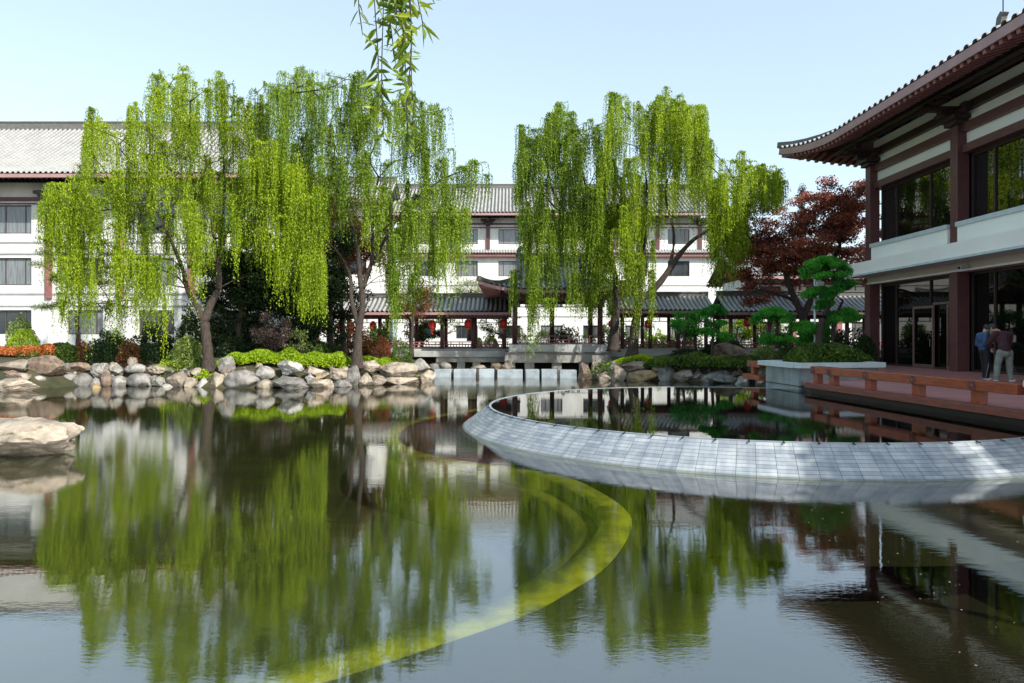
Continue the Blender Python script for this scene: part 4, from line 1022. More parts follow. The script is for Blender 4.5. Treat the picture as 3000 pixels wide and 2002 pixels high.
pl = empty('stone_planter', (11, 25.5, .3), 'grey granite planter with a pale coping between the pool and the deck', 'planter')
PQ = [(8.42,21.0),(11.1,21.5),(10.9,23.8),(8.24,23.4)]
def inset(P2, d):
    c = Vector((sum(p[0] for p in P2)/4, sum(p[1] for p in P2)/4)); return [tuple(Vector(p)+(c-Vector(p)).normalized()*d*1.41) for p in P2]
prism(inset(PQ, .07), -.6, 1.33).build('wall', M['planter'], pl)
b = MB()
for q0, q1 in zip(PQ, PQ[1:]+PQ[:1]):
    q0, q1 = Vector(q0+(1.332,)), Vector(q1+(1.332,)); dd = (q1-q0).normalized()*.15; b.sweep([q0-dd*.3, q1-dd*1.05], .30, .148)
b.build('coping', M['coping'], pl)
q = inset(PQ, .055); b = MB()
for a_, c_ in ((3, 0), (0, 1)): b.sweep([q[a_]+(.78,), q[c_]+(.78,)], .02, .02)
b.build('joint', M['darkwater_stone'], pl)
lp = empty('lamp_post', (12.75, 30, 1), 'slim white pole with a small white lamp among the cloud pines', 'lamp post')
q = px(2387, 818, 30); MB().tube([(q.x, 30, .9), (q.x, 30, q.z)], .045, 8).build('pole', M['whitep'], lp, smooth=True)
MB().box(q.x+.04, q.x+.40, 29.93, 30.07, q.z-.30, q.z-.10).build('lamp_head', M['whitep'], lp, bevel=.03); MB().tube([(q.x, 30, q.z-.05), (q.x+.25, 30, q.z-.06)], .02, 6).build('arm', M['whitep'], lp)

# ------------------------------------------------------------------ two people with golf putters on the deck
class Body(MB):
    def ell(s, c, r, n=10):
        V = []; Fc = []
        for i in range(n+1):
            t = math.pi*i/n
            for k in range(12): a = 2*math.pi*k/12; V.append((c[0]+r[0]*math.sin(t)*math.cos(a), c[1]+r[1]*math.sin(t)*math.sin(a), c[2]+r[2]*math.cos(t)))
        for i in range(n):
            for k in range(12): Fc.append((12*i+k, 12*i+12+k, 12*i+12+(k+1) % 12, 12*i+(k+1) % 12))
        return s.add(V, Fc)
    def limb(s, pts, rad):
        for i in range(len(pts)-1):
            a, b = Vector(pts[i]), Vector(pts[i+1])
            for k in range(7): t = k/6; r = rad[i]+(rad[i+1]-rad[i])*t; p = a.lerp(b, t); s.ell(p, (r, r, r), 6)
            s.tube([a, b], [rad[i], rad[i+1]], 10)
        return s
    def skin(s, name, mat, parent, vox=.012, it=4):
        o = s.build(name, mat, parent, smooth=True)
        r = o.modifiers.new('remesh', 'REMESH'); r.mode = 'VOXEL'; r.voxel_size = vox; r.use_smooth_shade = True
        m = o.modifiers.new('smooth', 'SMOOTH'); m.iterations = it; m.factor = .6
        return o
M['skin'] = simple('skin', (.50, .30, .22), (.44, .25, .18), .55, 8)
M['hair'] = simple('black_hair', (.015, .012, .012), None, .5, 30)
M['maroon'] = simple('maroon_sweater', (.060, .020, .028), (.045, .015, .022), .85, 12, .3, 40)
M['khaki'] = simple('grey_green_trousers', (.22, .24, .21), (.15, .165, .145), .85, 6, .6, 12)
M['blue'] = simple('blue_jacket', (.035, .10, .22), (.015, .045, .10), .6, 6, .5, 10)
M['shoe'] = simple('white_shoe', (.70, .72, .74), None, .5, 8)
M['cap'] = simple('dark_green_cap', (.02, .05, .045), None, .8, 8)
M['steel'] = simple('club_steel', (.35, .35, .36), None, .25, 5, metal=.8)
def hand(bd, w, d, side):
    """palm with four bent fingers and a thumb; w wrist, d direction the hand points"""
    w = Vector(w); d = Vector(d).normalized(); s_ = Vector((side, 0, 0)); u = d.cross(s_).normalized(); s_ = u.cross(d).normalized()
    pc = w+d*.05; bd.ell(pc, (.034, .024, .045), 6)
    for k, L in zip((-1.5, -.5, .5, 1.5), (.062, .074, .070, .055)):
        a = w+d*.085+s_*k*.017; m = a+d*L*.55+u*.012; e = m+d*L*.25+u*.032; bd.limb([a, m, e], [.0095, .009, .0075])
    t0 = w+d*.03+s_*.034; bd.limb([t0, t0+d*.03+s_*.018+u*.015, t0+d*.055+s_*.012+u*.032], [.012, .011, .009])
def person(P, label, J, mats, cap=True):
    """J: joints in metres relative to the feet centre; x right, y away from the camera"""
    P = Vector(P); j = {k: P+Vector(v) for k, v in J.items()}
    bd = Body(); bd.ell(j['head'], (.078, .098, .112), 12); f = (Vector(J['face'])).normalized()
    hd = j['head']; fs = f.cross(Vector((0,0,1))).normalized(); fu = fs.cross(f)
    bd.ell(hd+f*.03-fu*.055, (.052, .055, .045), 8)                                            # jaw
    bd.limb([hd+f*.095+fu*.01, hd+f*.118-fu*.02], [.010, .015])                                # nose
    for s_ in (-1, 1):
        bd.ell(hd+fs*(s_*.082)-f*.005, (.014, .022, .032), 6)                                  # ears
        bd.ell(hd+f*.082+fs*(s_*.033)+fu*.012, (.016, .016, .010), 6)                          # brow and eye
    bd.ell(hd+f*.098-fu*.05, (.024, .014, .009), 6)                                            # lips
    bd.limb([hd-fu*.07-f*.02, j['neck']], [.052, .058]); bd.limb([j['neck'], j['chest'], j['waist'], j['pelvis']], [.06, .10, .09, .10])
    for s_ in ('l', 'r'):
        bd.limb([j['neck']+Vector((0,0,-.09)), j['sh'+s_], j['el'+s_], j['wr'+s_]], [.045, .045, .038, .028])
        bd.limb([j['pelvis'], j['hip'+s_], j['kn'+s_], j['an'+s_]], [.11, .085, .056, .038]); bd.limb([j['an'+s_], j['toe'+s_]], [.038, .026])
        hand(bd, j['wr'+s_], J['hd'], 1 if s_ == 'l' else -1)
    root = bd.skin('person', M['skin'], None, .009, 2); root.location = (0, 0, 0); tag(root, label, 'person')
    tp = Body()
    tp.ell(j['chest'], (.185, .125, .20), 10); tp.ell(j['waist'], (.165, .125, .17), 10); tp.ell(j['waist'].lerp(j['pelvis'], .6), (.175, .13, .11), 10); tp.ell(j['neck']-Vector((0,0,.05)), (.15, .10, .065), 8)
    tp.limb([j['chest'], j['waist'], j['waist'].lerp(j['pelvis'], .7)], [.145, .14, .14])
    for s_ in ('l', 'r'):
        w_ = j['el'+s_].lerp(j['wr'+s_], .93); tp.limb([j['neck']-Vector((0,0,.06)), j['sh'+s_], j['el'+s_], w_], [.095, .088, .070, .050])
        tp.ell(j['el'+s_]+Vector((.01,.0,.03)), (.068, .06, .05), 6)
    tp.skin('jacket' if mats[0] == 'blue' else 'sweater', M[mats[0]], root)
    tr = Body(); tr.ell(j['pelvis']+Vector((0,0,-.02)), (.175, .135, .14), 10)
    for s_ in ('l', 'r'):
        tr.limb([j['pelvis'], j['hip'+s_], j['kn'+s_], j['an'+s_]+Vector((0,0,.035))], [.13, .112, .088, .074]); tr.ell(j['kn'+s_]-Vector((0,.02,.05)), (.09, .08, .05), 6); tr.ell(j['an'+s_]+Vector((0,0,.10)), (.082, .078, .035), 6)
    tr.skin('trousers', M[mats[1]], root)
    for s_ in ('l', 'r'):
        sh = Body(); sh.limb([j['an'+s_]-Vector((0,0,.025)), j['toe'+s_]-Vector((0,0,.0))], [.052, .042]); sh.ell(j['an'+s_].lerp(j['toe'+s_], .3)-Vector((0,0,.03)), (.05, .09, .035), 6); sh.skin('shoe', M['shoe'], root)
    hr = Body(); hr.ell(hd-f*.018+fu*.018, (.088, .105, .112), 12); hr.skin('hair', M['hair'], root, .012, 1)
    if cap:
        c = Body(); c.ell(hd-f*.008+fu*.045, (.096, .112, .088), 12)
        c.limb([hd+f*.09+fu*.05-fs*.05, hd+f*.15+fu*.03], [.012, .009]); c.limb([hd+f*.09+fu*.05+fs*.05, hd+f*.15+fu*.03], [.012, .009]); c.limb([hd+f*.08+fu*.055, hd+f*.17+fu*.028], [.016, .009])
        c.skin('cap', M['cap'], root, .012, 1)
    return root, j
m1 = dict(head=(-.20,.12,1.53), face=(-.25,.75,-.62), neck=(-.10,.05,1.43), chest=(-.01,.02,1.25), waist=(0,-.03,1.02), pelvis=(.03,-.03,.86),
    shl=(-.21,.03,1.36), shr=(.21,.02,1.36), ell=(-.26,.22,1.12), elr=(.27,.14,1.10), wrl=(-.10,.34,.98), wrr=(.24,.20,.90), hipl=(-.09,-.02,.84), hipr=(.14,-.02,.84),
    knl=(-.15,.03,.47), knr=(.19,.03,.47), anl=(-.20,-.02,.085), anr=(.19,-.02,.085), toel=(-.18,.10,.045), toer=(.33,.02,.045), hd=(.1,.1,-1))
m2 = dict(head=(.03,.0,1.52), face=(.80,.1,-.62), neck=(-.03,.0,1.40), chest=(-.06,.0,1.22), waist=(-.06,0,1.02), pelvis=(-.02,0,.88),
    shl=(-.10,.14,1.32), shr=(-.10,-.15,1.32), ell=(-.12,.2,1.05), elr=(-.14,-.18,1.06), wrl=(.10,.08,.95), wrr=(.08,-.06,.93), hipl=(-.02,.09,.86), hipr=(-.02,-.09,.86),
    knl=(.03,.10,.47), knr=(-.01,-.09,.47), anl=(.05,.11,.085), anr=(-.04,-.09,.085), toel=(.18,.11,.045), toer=(.10,-.10,.045), hd=(.6,.0,-.8))
DZ = .966
g1, j1 = person((13.86, 20.15, DZ), 'person in a maroon sweater, grey green trousers and dark cap bending over a putter', m1, ('maroon', 'khaki'))
g2, j2 = person((13.90, 20.95, DZ), 'person in a blue jacket and black trousers looking down beside the maroon sweater', m2, ('blue', 'black'))
def club(h, foot, label, side):
    root = empty('golf_putter', foot, label, 'golf club', 'golf putters held on the deck')
    h = Vector(h); ft = Vector(foot); d = (ft-h).normalized(); h0 = h-d*.14
    MB().tube([h0, h0+d*.27], [.014, .011], 8).build('grip', M['black'], root); MB().tube([h0+d*.27, ft+Vector((0,0,.02))], .0065, 6).build('shaft', M['steel'], root)
    MB().box(ft.x-.012, ft.x+.10*side, ft.y-.02, ft.y+.02, DZ+.004, DZ+.035).build('head', M['steel'], root, bevel=.004)
club(j1['wrr']+Vector((.02,.02,-.07)), (14.48, 20.35, DZ+.01), 'thin golf putter leaning out to the right of the maroon sweater person', 1)
club(j2['wrr']+Vector((.05,0,-.07)), (13.66, 20.62, DZ+.01), 'thin golf putter standing between the two people', -1)

# ------------------------------------------------------------------ willows
W1T = [[px(612,1090,32.8), px(609,1040,32.8), px(604,985,32.9), px(601,945,33.0), px(616,895,33.3), px(640,845,33.6), px(638,780,33.8), px(628,700,34.0), px(618,600,34.3), px(610,480,34.6)],
       [px(601,945,33.0), px(575,895,33.3), px(548,845,33.6), px(532,780,33.9), px(480,660,34.2), px(430,560,34.6)],
       [px(638,780,33.8), px(662,690,34.3), px(690,610,34.8), px(720,520,35.2)], [px(638,780,33.8), px(648,690,34.4), px(655,560,34.9), px(655,400,35.2)]]
W1R = [[.30,.24,.21,.21,.17,.15,.12,.07,.055,.04], [.21,.13,.11,.09,.06,.045], [.12,.06,.045,.035], [.12,.06,.045,.03]]
willow(W1T, W1R, [(125,640),(140,575),(175,550),(215,535),(240,470),(268,335),(300,340),(340,420),(385,328),(420,345),(450,235),(550,235),(590,275),(645,225),(690,265),(740,310),(800,430),(870,480),(930,565),(950,640)],
    [(125,730),(190,1000),(300,1010),(390,980),(440,960),(500,900),(560,850),(610,880),(660,780),(700,760),(760,850),(830,910),(900,960),(950,960)],
    34.6, 2.6, 100, 'tall fresh green weeping willow at the left, hanging curtains over the white wall', M['bark'], M['willow'], 11,
    explicit=[(480,880,1118,.10,6,-2.4),(262,780,1060,.25,12,-2.2),(350,760,1040,.3,16,-2.4),(430,780,1015,.5,26,-2.5),(400,760,1000,.4,22,-2.3),(460,760,1000,.35,20,-2.5),(500,790,960,.3,14,-2.3),(590,700,960,.35,16,-2.8),(575,640,900,.4,20,-2.8),(545,600,860,.5,24,-2.6),(175,552,900,.7,30,-1.5),(215,560,1000,.6,26,-1.5),(150,575,720,.4,14,-1.5),(275,327,640,.35,24,-.5),(390,322,640,.3,20,0),(745,480,760,.6,34,-2),(862,497,800,.55,30,-2),(835,640,930,.6,34,-2.4),(895,760,975,.4,24,-2.6),(945,760,975,.35,22,-2.6),(940,560,800,.4,20,-2),(700,650,850,.35,14,-2.5),(458,232,480,.45,28,0),(545,232,500,.45,28,.5),(646,218,420,.4,14,.5)])
W2T = [[px(1046,1078,33.6), px(1047,1030,33.6), px(1052,960,33.8), px(1062,900,34.0), px(1060,850,34.2), px(1052,790,34.5), px(1045,700,34.8), px(1010,600,35.1), px(975,480,35.5)],
       [px(1060,850,34.2), px(1085,780,34.6), px(1092,700,35.0), px(1090,610,35.4), px(1110,520,35.8)], [px(1052,960,33.8), px(1030,880,34.2), px(1026,810,34.6), px(990,740,34.9), px(930,690,35.1)],
       [px(1090,610,35.4), px(1065,540,35.7), px(1040,430,36)], [px(1085,780,34.6), px(1180,620,35), px(1290,530,35.2), px(1360,500,35.3)]]
W2R = [[.28,.22,.17,.15,.14,.12,.09,.06,.04], [.13,.10,.08,.06,.045], [.15,.10,.08,.05,.035], [.06,.045,.03], [.10,.06,.04,.025]]
willow(W2T, W2R, [(740,330),(760,245),(790,262),(825,222),(885,198),(925,228),(960,250),(1020,228),(1085,240),(1130,300),(1165,290),(1210,268),(1250,310),(1300,335),(1312,420),(1330,560)],
    [(740,640),(800,680),(900,720),(1000,760),(1100,780),(1140,980),(1200,960),(1250,900),(1330,820)],
    35.6, 2.6, 84, 'slim forked weeping willow second from the left, in front of the covered walk', M['bark'], M['willow_far'], 23,
    explicit=[(1150,800,1045,.25,18,-2.6),(1160,700,1010,.3,20,-2.4),(1330,640,890,.4,28,-2.2),(1300,620,960,.35,26,-2.3),(1400,482,640,.65,34,-1),(1360,500,700,.5,26,-1),(1428,520,620,.3,12,-1),(1225,640,900,.5,32,-2.3),(1180,600,860,.5,32,-2.3),(1360,620,830,.35,20,-2),(1120,560,700,.5,30,-2),(1260,560,800,.5,34,-2.2)])
W3T = [[px(1852,1055,40.5), px(1856,1000,40.5), px(1864,935,40.6), px(1876,882,40.7), px(1915,850,40.8), px(1960,792,41), px(2000,735,41.2), px(2050,690,41.4), px(2140,640,41.6), px(2215,540,41.9)],
       [px(1876,882,40.7), px(1880,800,41.2), px(1890,700,41.8), px(1896,560,42.3), px(1880,440,42.6)], [px(1960,792,41), px(1975,690,41.6), px(1950,560,42), px(1990,430,42.3)]]
W3R = [[.36,.28,.24,.20,.19,.17,.14,.10,.06,.03], [.12,.09,.075,.055,.035], [.12,.075,.05,.035]]
willow(W3T, W3R, [(1745,560),(1765,430),(1790,280),(1850,312),(1890,320),(1945,290),(2030,308),(2070,345),(2085,420),(2095,520),(2150,500),(2200,488),(2250,498),(2290,525)],
    [(1700,900),(1800,940),(1850,930),(1900,960),(1930,740),(2000,700),(2060,730),(2120,860),(2165,850),(2200,640),(2290,640)],
    42, 3.2, 105, 'weeping willow with a curved leaning trunk on the right bank', M['bark'], M['willow'], 37, strands=(26, 42), lw=(.11, .048), maxfrac=.72,
    explicit=[(2110,640,900,.5,34,-2.4),(2150,650,860,.45,32,-2.4),(2080,640,820,.5,30,-2.4),(2180,620,800,.3,18,-2),(2225,490,650,.5,26,0),(2275,510,640,.35,22,0),(1905,800,1000,.3,16,-2.4),(1870,780,1010,.35,22,-2.4),(1790,282,520,.5,28,0),(2120,475,560,.4,8,0),(1830,700,960,.5,34,-2.4),(2045,320,560,.6,34,0),(1990,310,520,.6,34,0),(1945,290,520,.6,34,0)],
    keepout=[(1915,2050,740,1000)], dens=2.25)
W4T = [[px(1797,1030,43), px(1800,960,43), px(1806,880,43.1), px(1800,800,43.3), px(1770,690,43.6), px(1720,560,43.9), px(1690,430,44.2)], [px(1800,800,43.3), px(1700,680,43.6), px(1620,560,43.8), px(1600,440,44)], [px(1770,690,43.6), px(1640,620,43.7), px(1555,520,43.6)]]
W4R = [[.30,.26,.22,.18,.11,.07,.04], [.13,.09,.06,.04], [.1,.06,.04]]
willow(W4T, W4R, [(1515,470),(1535,378),(1570,400),(1605,345),(1640,315),(1680,350),(1710,400),(1735,352),(1790,470)],
    [(1520,640),(1545,940),(1600,980),(1660,960),(1720,960),(1790,960)],
    42.6, 2.8, 80, 'dark stemmed weeping willow with strands hanging before the central pavilion roof', M['barkd'], M['willow_far'], 41, strands=(26, 42), lw=(.11, .048),
    explicit=[(1522,375,680,.35,24,0),(1510,800,960,.35,26,-1),(1565,760,1050,.3,26,-1.8),(1558,860,1062,.2,18,-2),(1540,640,860,.4,26,-1),(1640,315,520,.4,24,0),(1690,560,900,.5,34,-2),(1745,560,880,.6,40,-2.2),(1620,340,560,.5,28,0)], dens=2.1)
# dead dark vines caught in the dark stem
global_s = np.random.default_rng(5); rng = global_s
# ------------------------------------------------------------------ other trees and shrubs
def T(pts): return [px(*p) for p in pts]
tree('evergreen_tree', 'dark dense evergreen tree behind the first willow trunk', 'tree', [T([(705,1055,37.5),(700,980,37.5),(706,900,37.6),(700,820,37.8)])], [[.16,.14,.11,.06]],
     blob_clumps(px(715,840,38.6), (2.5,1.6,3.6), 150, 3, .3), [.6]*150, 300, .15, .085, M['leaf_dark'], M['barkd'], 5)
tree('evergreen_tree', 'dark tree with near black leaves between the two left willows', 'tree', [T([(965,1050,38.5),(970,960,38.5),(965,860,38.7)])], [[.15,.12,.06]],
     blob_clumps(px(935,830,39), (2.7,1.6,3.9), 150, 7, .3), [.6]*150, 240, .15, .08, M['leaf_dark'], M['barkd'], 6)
tree('bronze_leaf_tree', 'tree with dark bronze leaves behind the second willow', 'tree', [T([(1010,1045,40),(1000,900,40.2),(1005,780,40.4)])], [[.16,.12,.06]],
     blob_clumps(px(985,710,41.2), (2.8,1.6,3.0), 110, 8, .3), [.6]*110, 240, .14, .07, M['leaf_brown'], M['barkd'], 7)
tree('bronze_leaf_tree', 'small reddish brown leafed tree in front of the covered walk, right of the second willow', 'tree', [T([(1205,1045,41.5),(1208,960,41.5),(1215,880,41.6)])], [[.12,.09,.04]],
     blob_clumps(px(1218,872,42), (1.15,.9,1.5), 46, 9), [.38]*46, 100, .11, .06, M['leaf_brown'], M['barkd'], 8)
tree('shrub_tree', 'purple brown bushy shrub with fine leaves beside the lime hedge', 'shrub', [T([(808,1050,35.5),(806,1000,35.5),(804,965,35.6)])], [[.06,.05,.03]],
     blob_clumps(px(800,972,35.7), (.98,.8,.95), 50, 10), [.28]*50, 90, .08, .045, M['leaf_purple'], M['barkd'], 9)
tree('shrub_tree', 'thin airy bush with small pinkish leaves right of the purple brown shrub', 'shrub', [T([(868,1050,36),(870,1010,36)])], [[.04,.02]],
     blob_clumps(px(868,1000,36.2), (.8,.6,.55), 26, 13), [.25]*26, 40, .08, .045, M['leaf_laurel'], M['barkd'], 19)
tree('pine_tree', 'slender pine with sparse olive needle pads before the white wall at the left', 'tree', [T([(228,1040,34.5),(229,980,34.5),(226,935,34.5),(234,900,34.5),(228,820,34.6),(232,740,34.8)])], [[.12,.10,.09,.08,.07,.04]],
     [px(x, y, 34.5+random.uniform(-.6,.6)) for x, y in [(135,740),(160,760),(120,775),(200,750),(260,760),(300,780),(330,745),(150,895),(190,885),(125,902),(330,890),(300,905),(250,730),(205,800),(350,800),(280,800),(170,820),(310,830)]], [.55]*18, 330, .16, .02, M['leaf_pinel'], M['barkd'], 10, .35, updir=.6)
# red maple
rmc = blob_clumps(px(2370,720,44), (5.6,3.0,3.6), 150, 12, .35)+blob_clumps(px(2470,600,43), (2.4,2,1.8), 40, 14, .2)+blob_clumps(px(2215,760,44), (2.6,2,3.0), 50, 15, .3)
tree('red_maple', 'large maple with dark red leaves between the leaning willow and the right building', 'tree', [T([(2360,1035,43),(2352,930,43),(2330,880,43),(2300,800,43.2),(2290,740,43.4)]), T([(2352,930,43),(2400,830,43.3),(2460,720,43.5),(2478,620,43.7)]), T([(2330,880,43),(2230,850,43),(2180,870,42.8)])],
     [[.30,.24,.2,.14,.08],[.22,.16,.11,.06],[.12,.08,.05]], rmc, [.7]*len(rmc), 230, .16, .085, M['leaf_maple'], M['barkd'], 21, .45, twig=.016)
tree('evergreen_tree', 'narrow dark green spire behind the red maple', 'tree', [T([(2345,900,50),(2349,700,50),(2351,560,50)])], [[.15,.1,.03]],
     [px(2349+random.uniform(-3,3)*(y-545)/30, y, 50) for y in np.linspace(552, 800, 34)], [.3]*34, 110, .14, .05, M['leaf_dark'], M['barkd'], 22, 1.2, skel=False)
tree('round_clipped_tree', 'round dark green clipped tree on several stems at the right bank', 'tree', [T([(2000,1040,40),(2005,985,40),(2010,950,40)]), T([(2040,1040,40.3),(2036,985,40.3),(2030,950,40.3)])], [[.08,.07,.05],[.08,.06,.04]],
     blob_clumps(px(2022,948,40.4), (1.15,1.0,.75), 50, 16), [.35]*50, 130, .11, .05, M['leaf_pine'], M['barkd'], 23)
tree('green_tree', 'fresh green bushy tree behind the covered walk seen under its roof at the right', 'tree', [T([(2160,1010,53),(2160,960,53)])], [[.1,.06]],
     blob_clumps(px(2160,955,53.5), (1.9,1.0,1.2), 40, 17), [.5]*40, 110, .15, .08, M['leaf_lime'], M['barkd'], 24)
tree('green_tree', 'yellow green tree behind the red railing at the left end of the walk', 'tree', [T([(1235,1020,52.5),(1235,980,52.5)])], [[.1,.06]],
     blob_clumps(px(1240,975,52.8), (1.5,1.0,1.0), 34, 18), [.42]*34, 110, .14, .07, M['leaf_mid'], M['barkd'], 25)
tree('young_tree', 'thin young tree with sparse leaves before the white wall between two posts', 'tree', [T([(1310,1020,55),(1310,980,55),(1312,950,55)])], [[.05,.04,.02]],
     blob_clumps(px(1312,950,55), (1.2,.8,1.0), 24, 19), [.3]*24, 36, .12, .06, M['leaf_mid'], M['barkl'], 26)
tree('young_tree', 'loose leafy tree between the walk and the pavilion', 'tree', [T([(1475,1020,54),(1470,980,54),(1460,955,54)])], [[.07,.05,.03]],
     blob_clumps(px(1462,950,54), (1.8,1.0,1.2), 34, 20), [.36]*34, 60, .13, .07, M['leaf_mid'], M['barkl'], 27)
tree('pine_tree', 'flat crowned pine showing above the walk roof left of the pavilion', 'tree', [T([(1375,1000,56),(1378,900,56),(1380,850,56)])], [[.14,.12,.08]],
     [px(x, y, 56+random.uniform(-.5,.5)) for x, y in [(1340,845),(1360,832),(1385,828),(1405,835),(1415,848),(1350,855),(1380,852),(1400,858)]], [.7]*8, 260, .2, .03, M['leaf_pinel'], M['barkd'], 28, .45, updir=.6)
# cloud pines
def pads(spec, Y, seed):
    C = []; Rr = []
    g = random.Random(seed)
    for x0, x1, y0, y1 in spec:
        c = px((x0+x1)/2, y1, Y+g.uniform(-.3,.3)); rx = (x1-x0)/2/F*Y; h = (y1-y0)/F*Y
        n = max(9, int(36*rx*rx))
        for k in range(n):
            a = g.uniform(0, 6.28); r = math.sqrt(g.random()); C.append(c+Vector((rx*.85*r*math.cos(a), rx*.7*r*math.sin(a), h*.80*(1-r*r)**.5+.02))); Rr.append(.27+.06*g.random())
    return C, Rr
def cloud_pine(label, spec, Y, trunks, tr, seed, per=420, group='cloud pruned pines on the right bank'):
    C, Rr = pads(spec, Y, seed)
    return tree('cloud_pine', label, 'tree', trunks, tr, C, Rr, per, .12, .024, M['leaf_pine'], M['bark'], seed, .45, group, .014, updir=1.3)
cloud_pine('tallest cloud pruned pine with a leaning trunk beside the white lamp pole', [(2345,2492,745,822),(2352,2458,838,886),(2440,2525,820,862),(2425,2528,900,952),(2395,2440,880,905)], 29.3,
    [T([(2400,1015,29.4),(2405,960,29.4),(2425,900,29.4),(2448,850,29.4),(2440,815,29.4)]), T([(2440,1000,29.5),(2445,940,29.5),(2470,880,29.5)])], [[.16,.13,.10,.08,.05],[.10,.08,.04]], 31)
cloud_pine('low spreading cloud pruned pine left of the white lamp pole', [(2205,2322,898,952),(2290,2420,938,1000),(2225,2300,980,1012)], 30.2, [T([(2275,1020,30.3),(2276,980,30.3),(2278,945,30.3)])], [[.09,.07,.05]], 32)
cloud_pine('small cloud pruned pine with thin stem left of the brown boulder', [(2055,2130,895,922),(2090,2135,940,965),(2055,2100,962,984),(2095,2140,975,1000)], 37, [T([(2086,1060,37),(2088,1000,37),(2092,950,37),(2088,920,37)])], [[.09,.08,.06,.04]], 33)
cloud_pine('dark low pine between the planter shrubs and the tallest pine', [(2350,2440,950,1000),(2330,2400,985,1015)], 31.5, [T([(2380,1020,31.5),(2382,985,31.5)])], [[.08,.05]], 34)
# clipped balls and bushes
def ball(label, x, ytop, ybot, wpx, Y, mat, seed, n=2600, name='round_shrub', ln=.06, wd=.035, group='round clipped shrubs'):
    c = px(x, ybot, Y); rx = wpx/2/F*Y; h = (ybot-ytop)/F*Y; g0 = gz(c.x, Y)-.04
    if c.z > g0: h += c.z-g0; c.z = g0
    n = int(n*1.5)
    shrub(name, label, 'shrub', c, (rx, rx*.9, h), M[mat], n, ln, wd, seed, group)
ball('bright lime green clipped ball shrub at the far left above the orange bed', 71, 965, 1020, 82, 35.0, 'leaf_lime', 51, 5200, ln=.045, wd=.028)
ball('grey green laurel bush with pale leaf tips left of the first willow trunk', 546, 992, 1062, 108, 33.9, 'leaf_laurel', 52, 4200, 'laurel_bush', .10, .045)
ball('pale leafy bush in front of the lower left window', 60, 930, 985, 80, 35.5, 'leaf_laurel', 53, 1400, 'laurel_bush', .11, .05)
ball('dark green bush under the pine at the left', 195, 1008, 1060, 66, 34, 'leaf_mid', 54, 2600, 'dark_bush', .08, .04)
ball('dark brownish bush behind the left strands', 245, 1003, 1062, 60, 34.4, 'leaf_brown', 55, 2000, 'dark_bush', .08, .04)
ball('dark bush between the pine and the laurel bush', 300, 1000, 1062, 90, 34.4, 'leaf_dark', 56, 3000, 'dark_bush', .08, .04)
ball('brown green bush left of the laurel bush', 380, 1000, 1062, 70, 34.2, 'leaf_brown', 57, 2200, 'dark_bush', .08, .04)
ball('very dark bush touching the laurel bush', 450, 1005, 1062, 80, 34.6, 'leaf_dark', 58, 2600, 'dark_bush', .08, .04)
ball('dark round shrub at the right end of the lime hedge', 1175, 997, 1066, 78, 35.4, 'leaf_mid', 59, 4200)
ball('small dark bush behind the lime hedge, left of the second trunk', 940, 1008, 1045, 60, 36, 'leaf_mid', 60, 2000, 'dark_bush', .08, .04)
ball('red brown bush behind the lime hedge right of the second trunk', 1120, 985, 1040, 60, 37, 'leaf_maple', 61, 1600, 'dark_bush', .08, .04)
ball('small bright ball shrub seen through the walk behind its middle post', 1400, 989, 1020, 32, 54, 'leaf_lime', 62, 1600, ln=.08, wd=.05)
ball('larger bright ball shrub seen through the walk left of its last post', 1440, 983, 1022, 46, 53.5, 'leaf_lime', 63, 2200, ln=.08, wd=.05)
ball('lime shrub behind the pavilion railing, left one', 1525, 965, 1015, 50, 54.5, 'leaf_lime', 64, 1800, ln=.08, wd=.05)
ball('lime shrub behind the pavilion railing, second one', 1590, 965, 1015, 56, 55, 'leaf_lime', 65, 1800, ln=.08, wd=.05)
ball('lime shrub behind the pavilion railing, right one', 1725, 970, 1015, 50, 55, 'leaf_mid', 66, 1500, ln=.08, wd=.05)
ball('grey green low shrub beside the brown boulder at the right', 2240, 1010, 1045, 70, 36, 'leaf_laurel', 67, 2000, 'low_shrub', .08, .035)
ball('bushy green shrub behind the planter hedge at its left end', 2300, 1008, 1045, 70, 31, 'leaf_mid', 68, 2600, 'low_shrub', .08, .04)
ball('very dark shrub at the foot of the left building column behind the deck', 2535, 985, 1050, 60, 34, 'leaf_dark', 69, 2600, 'low_shrub', .1, .05)
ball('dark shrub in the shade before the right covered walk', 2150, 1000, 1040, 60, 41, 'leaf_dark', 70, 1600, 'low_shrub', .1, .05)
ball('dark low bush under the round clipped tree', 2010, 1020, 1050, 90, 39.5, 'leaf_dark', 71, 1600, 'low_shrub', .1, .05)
gg = lambda x, y, Y: Vector((px(x, y, Y).x, Y, max(.3, gz(px(x, y, Y).x, Y))-.03))
hedge('lime_hedge', 'lime green low hedge between the first and second willow trunks', [gg(640,0,33.4), gg(760,0,33.8), gg(900,0,33.9), gg(1030,0,34.6)], 1.9, .60, M['leaf_lime'], 24000, .11, .065, 81, 'low lime hedges behind the boulders')
hedge('lime_hedge', 'lime green low hedge right of the second willow trunk', [gg(1055,0,35.0), gg(1130,0,35.6), gg(1205,0,36.4)], 1.9, .60, M['leaf_lime'], 11000, .11, .065, 82, 'low lime hedges behind the boulders')
hedge('orange_flower_bed', 'orange and rust coloured low shrub bed at the far left', [gg(-60,0,33.9), gg(60,0,34.0), gg(190,0,34.3)], 1.2, .5, M['leaf_orange'], 9000, .10, .055, 83, None, 'flower bed')
hedge('dark_hedge', 'low dark hedge at the foot of the left trees', [gg(140,0,34.6), gg(330,0,34.8), gg(600,0,35.0)], 1.2, .5, M['leaf_dark'], 14000, .12, .045, 84)
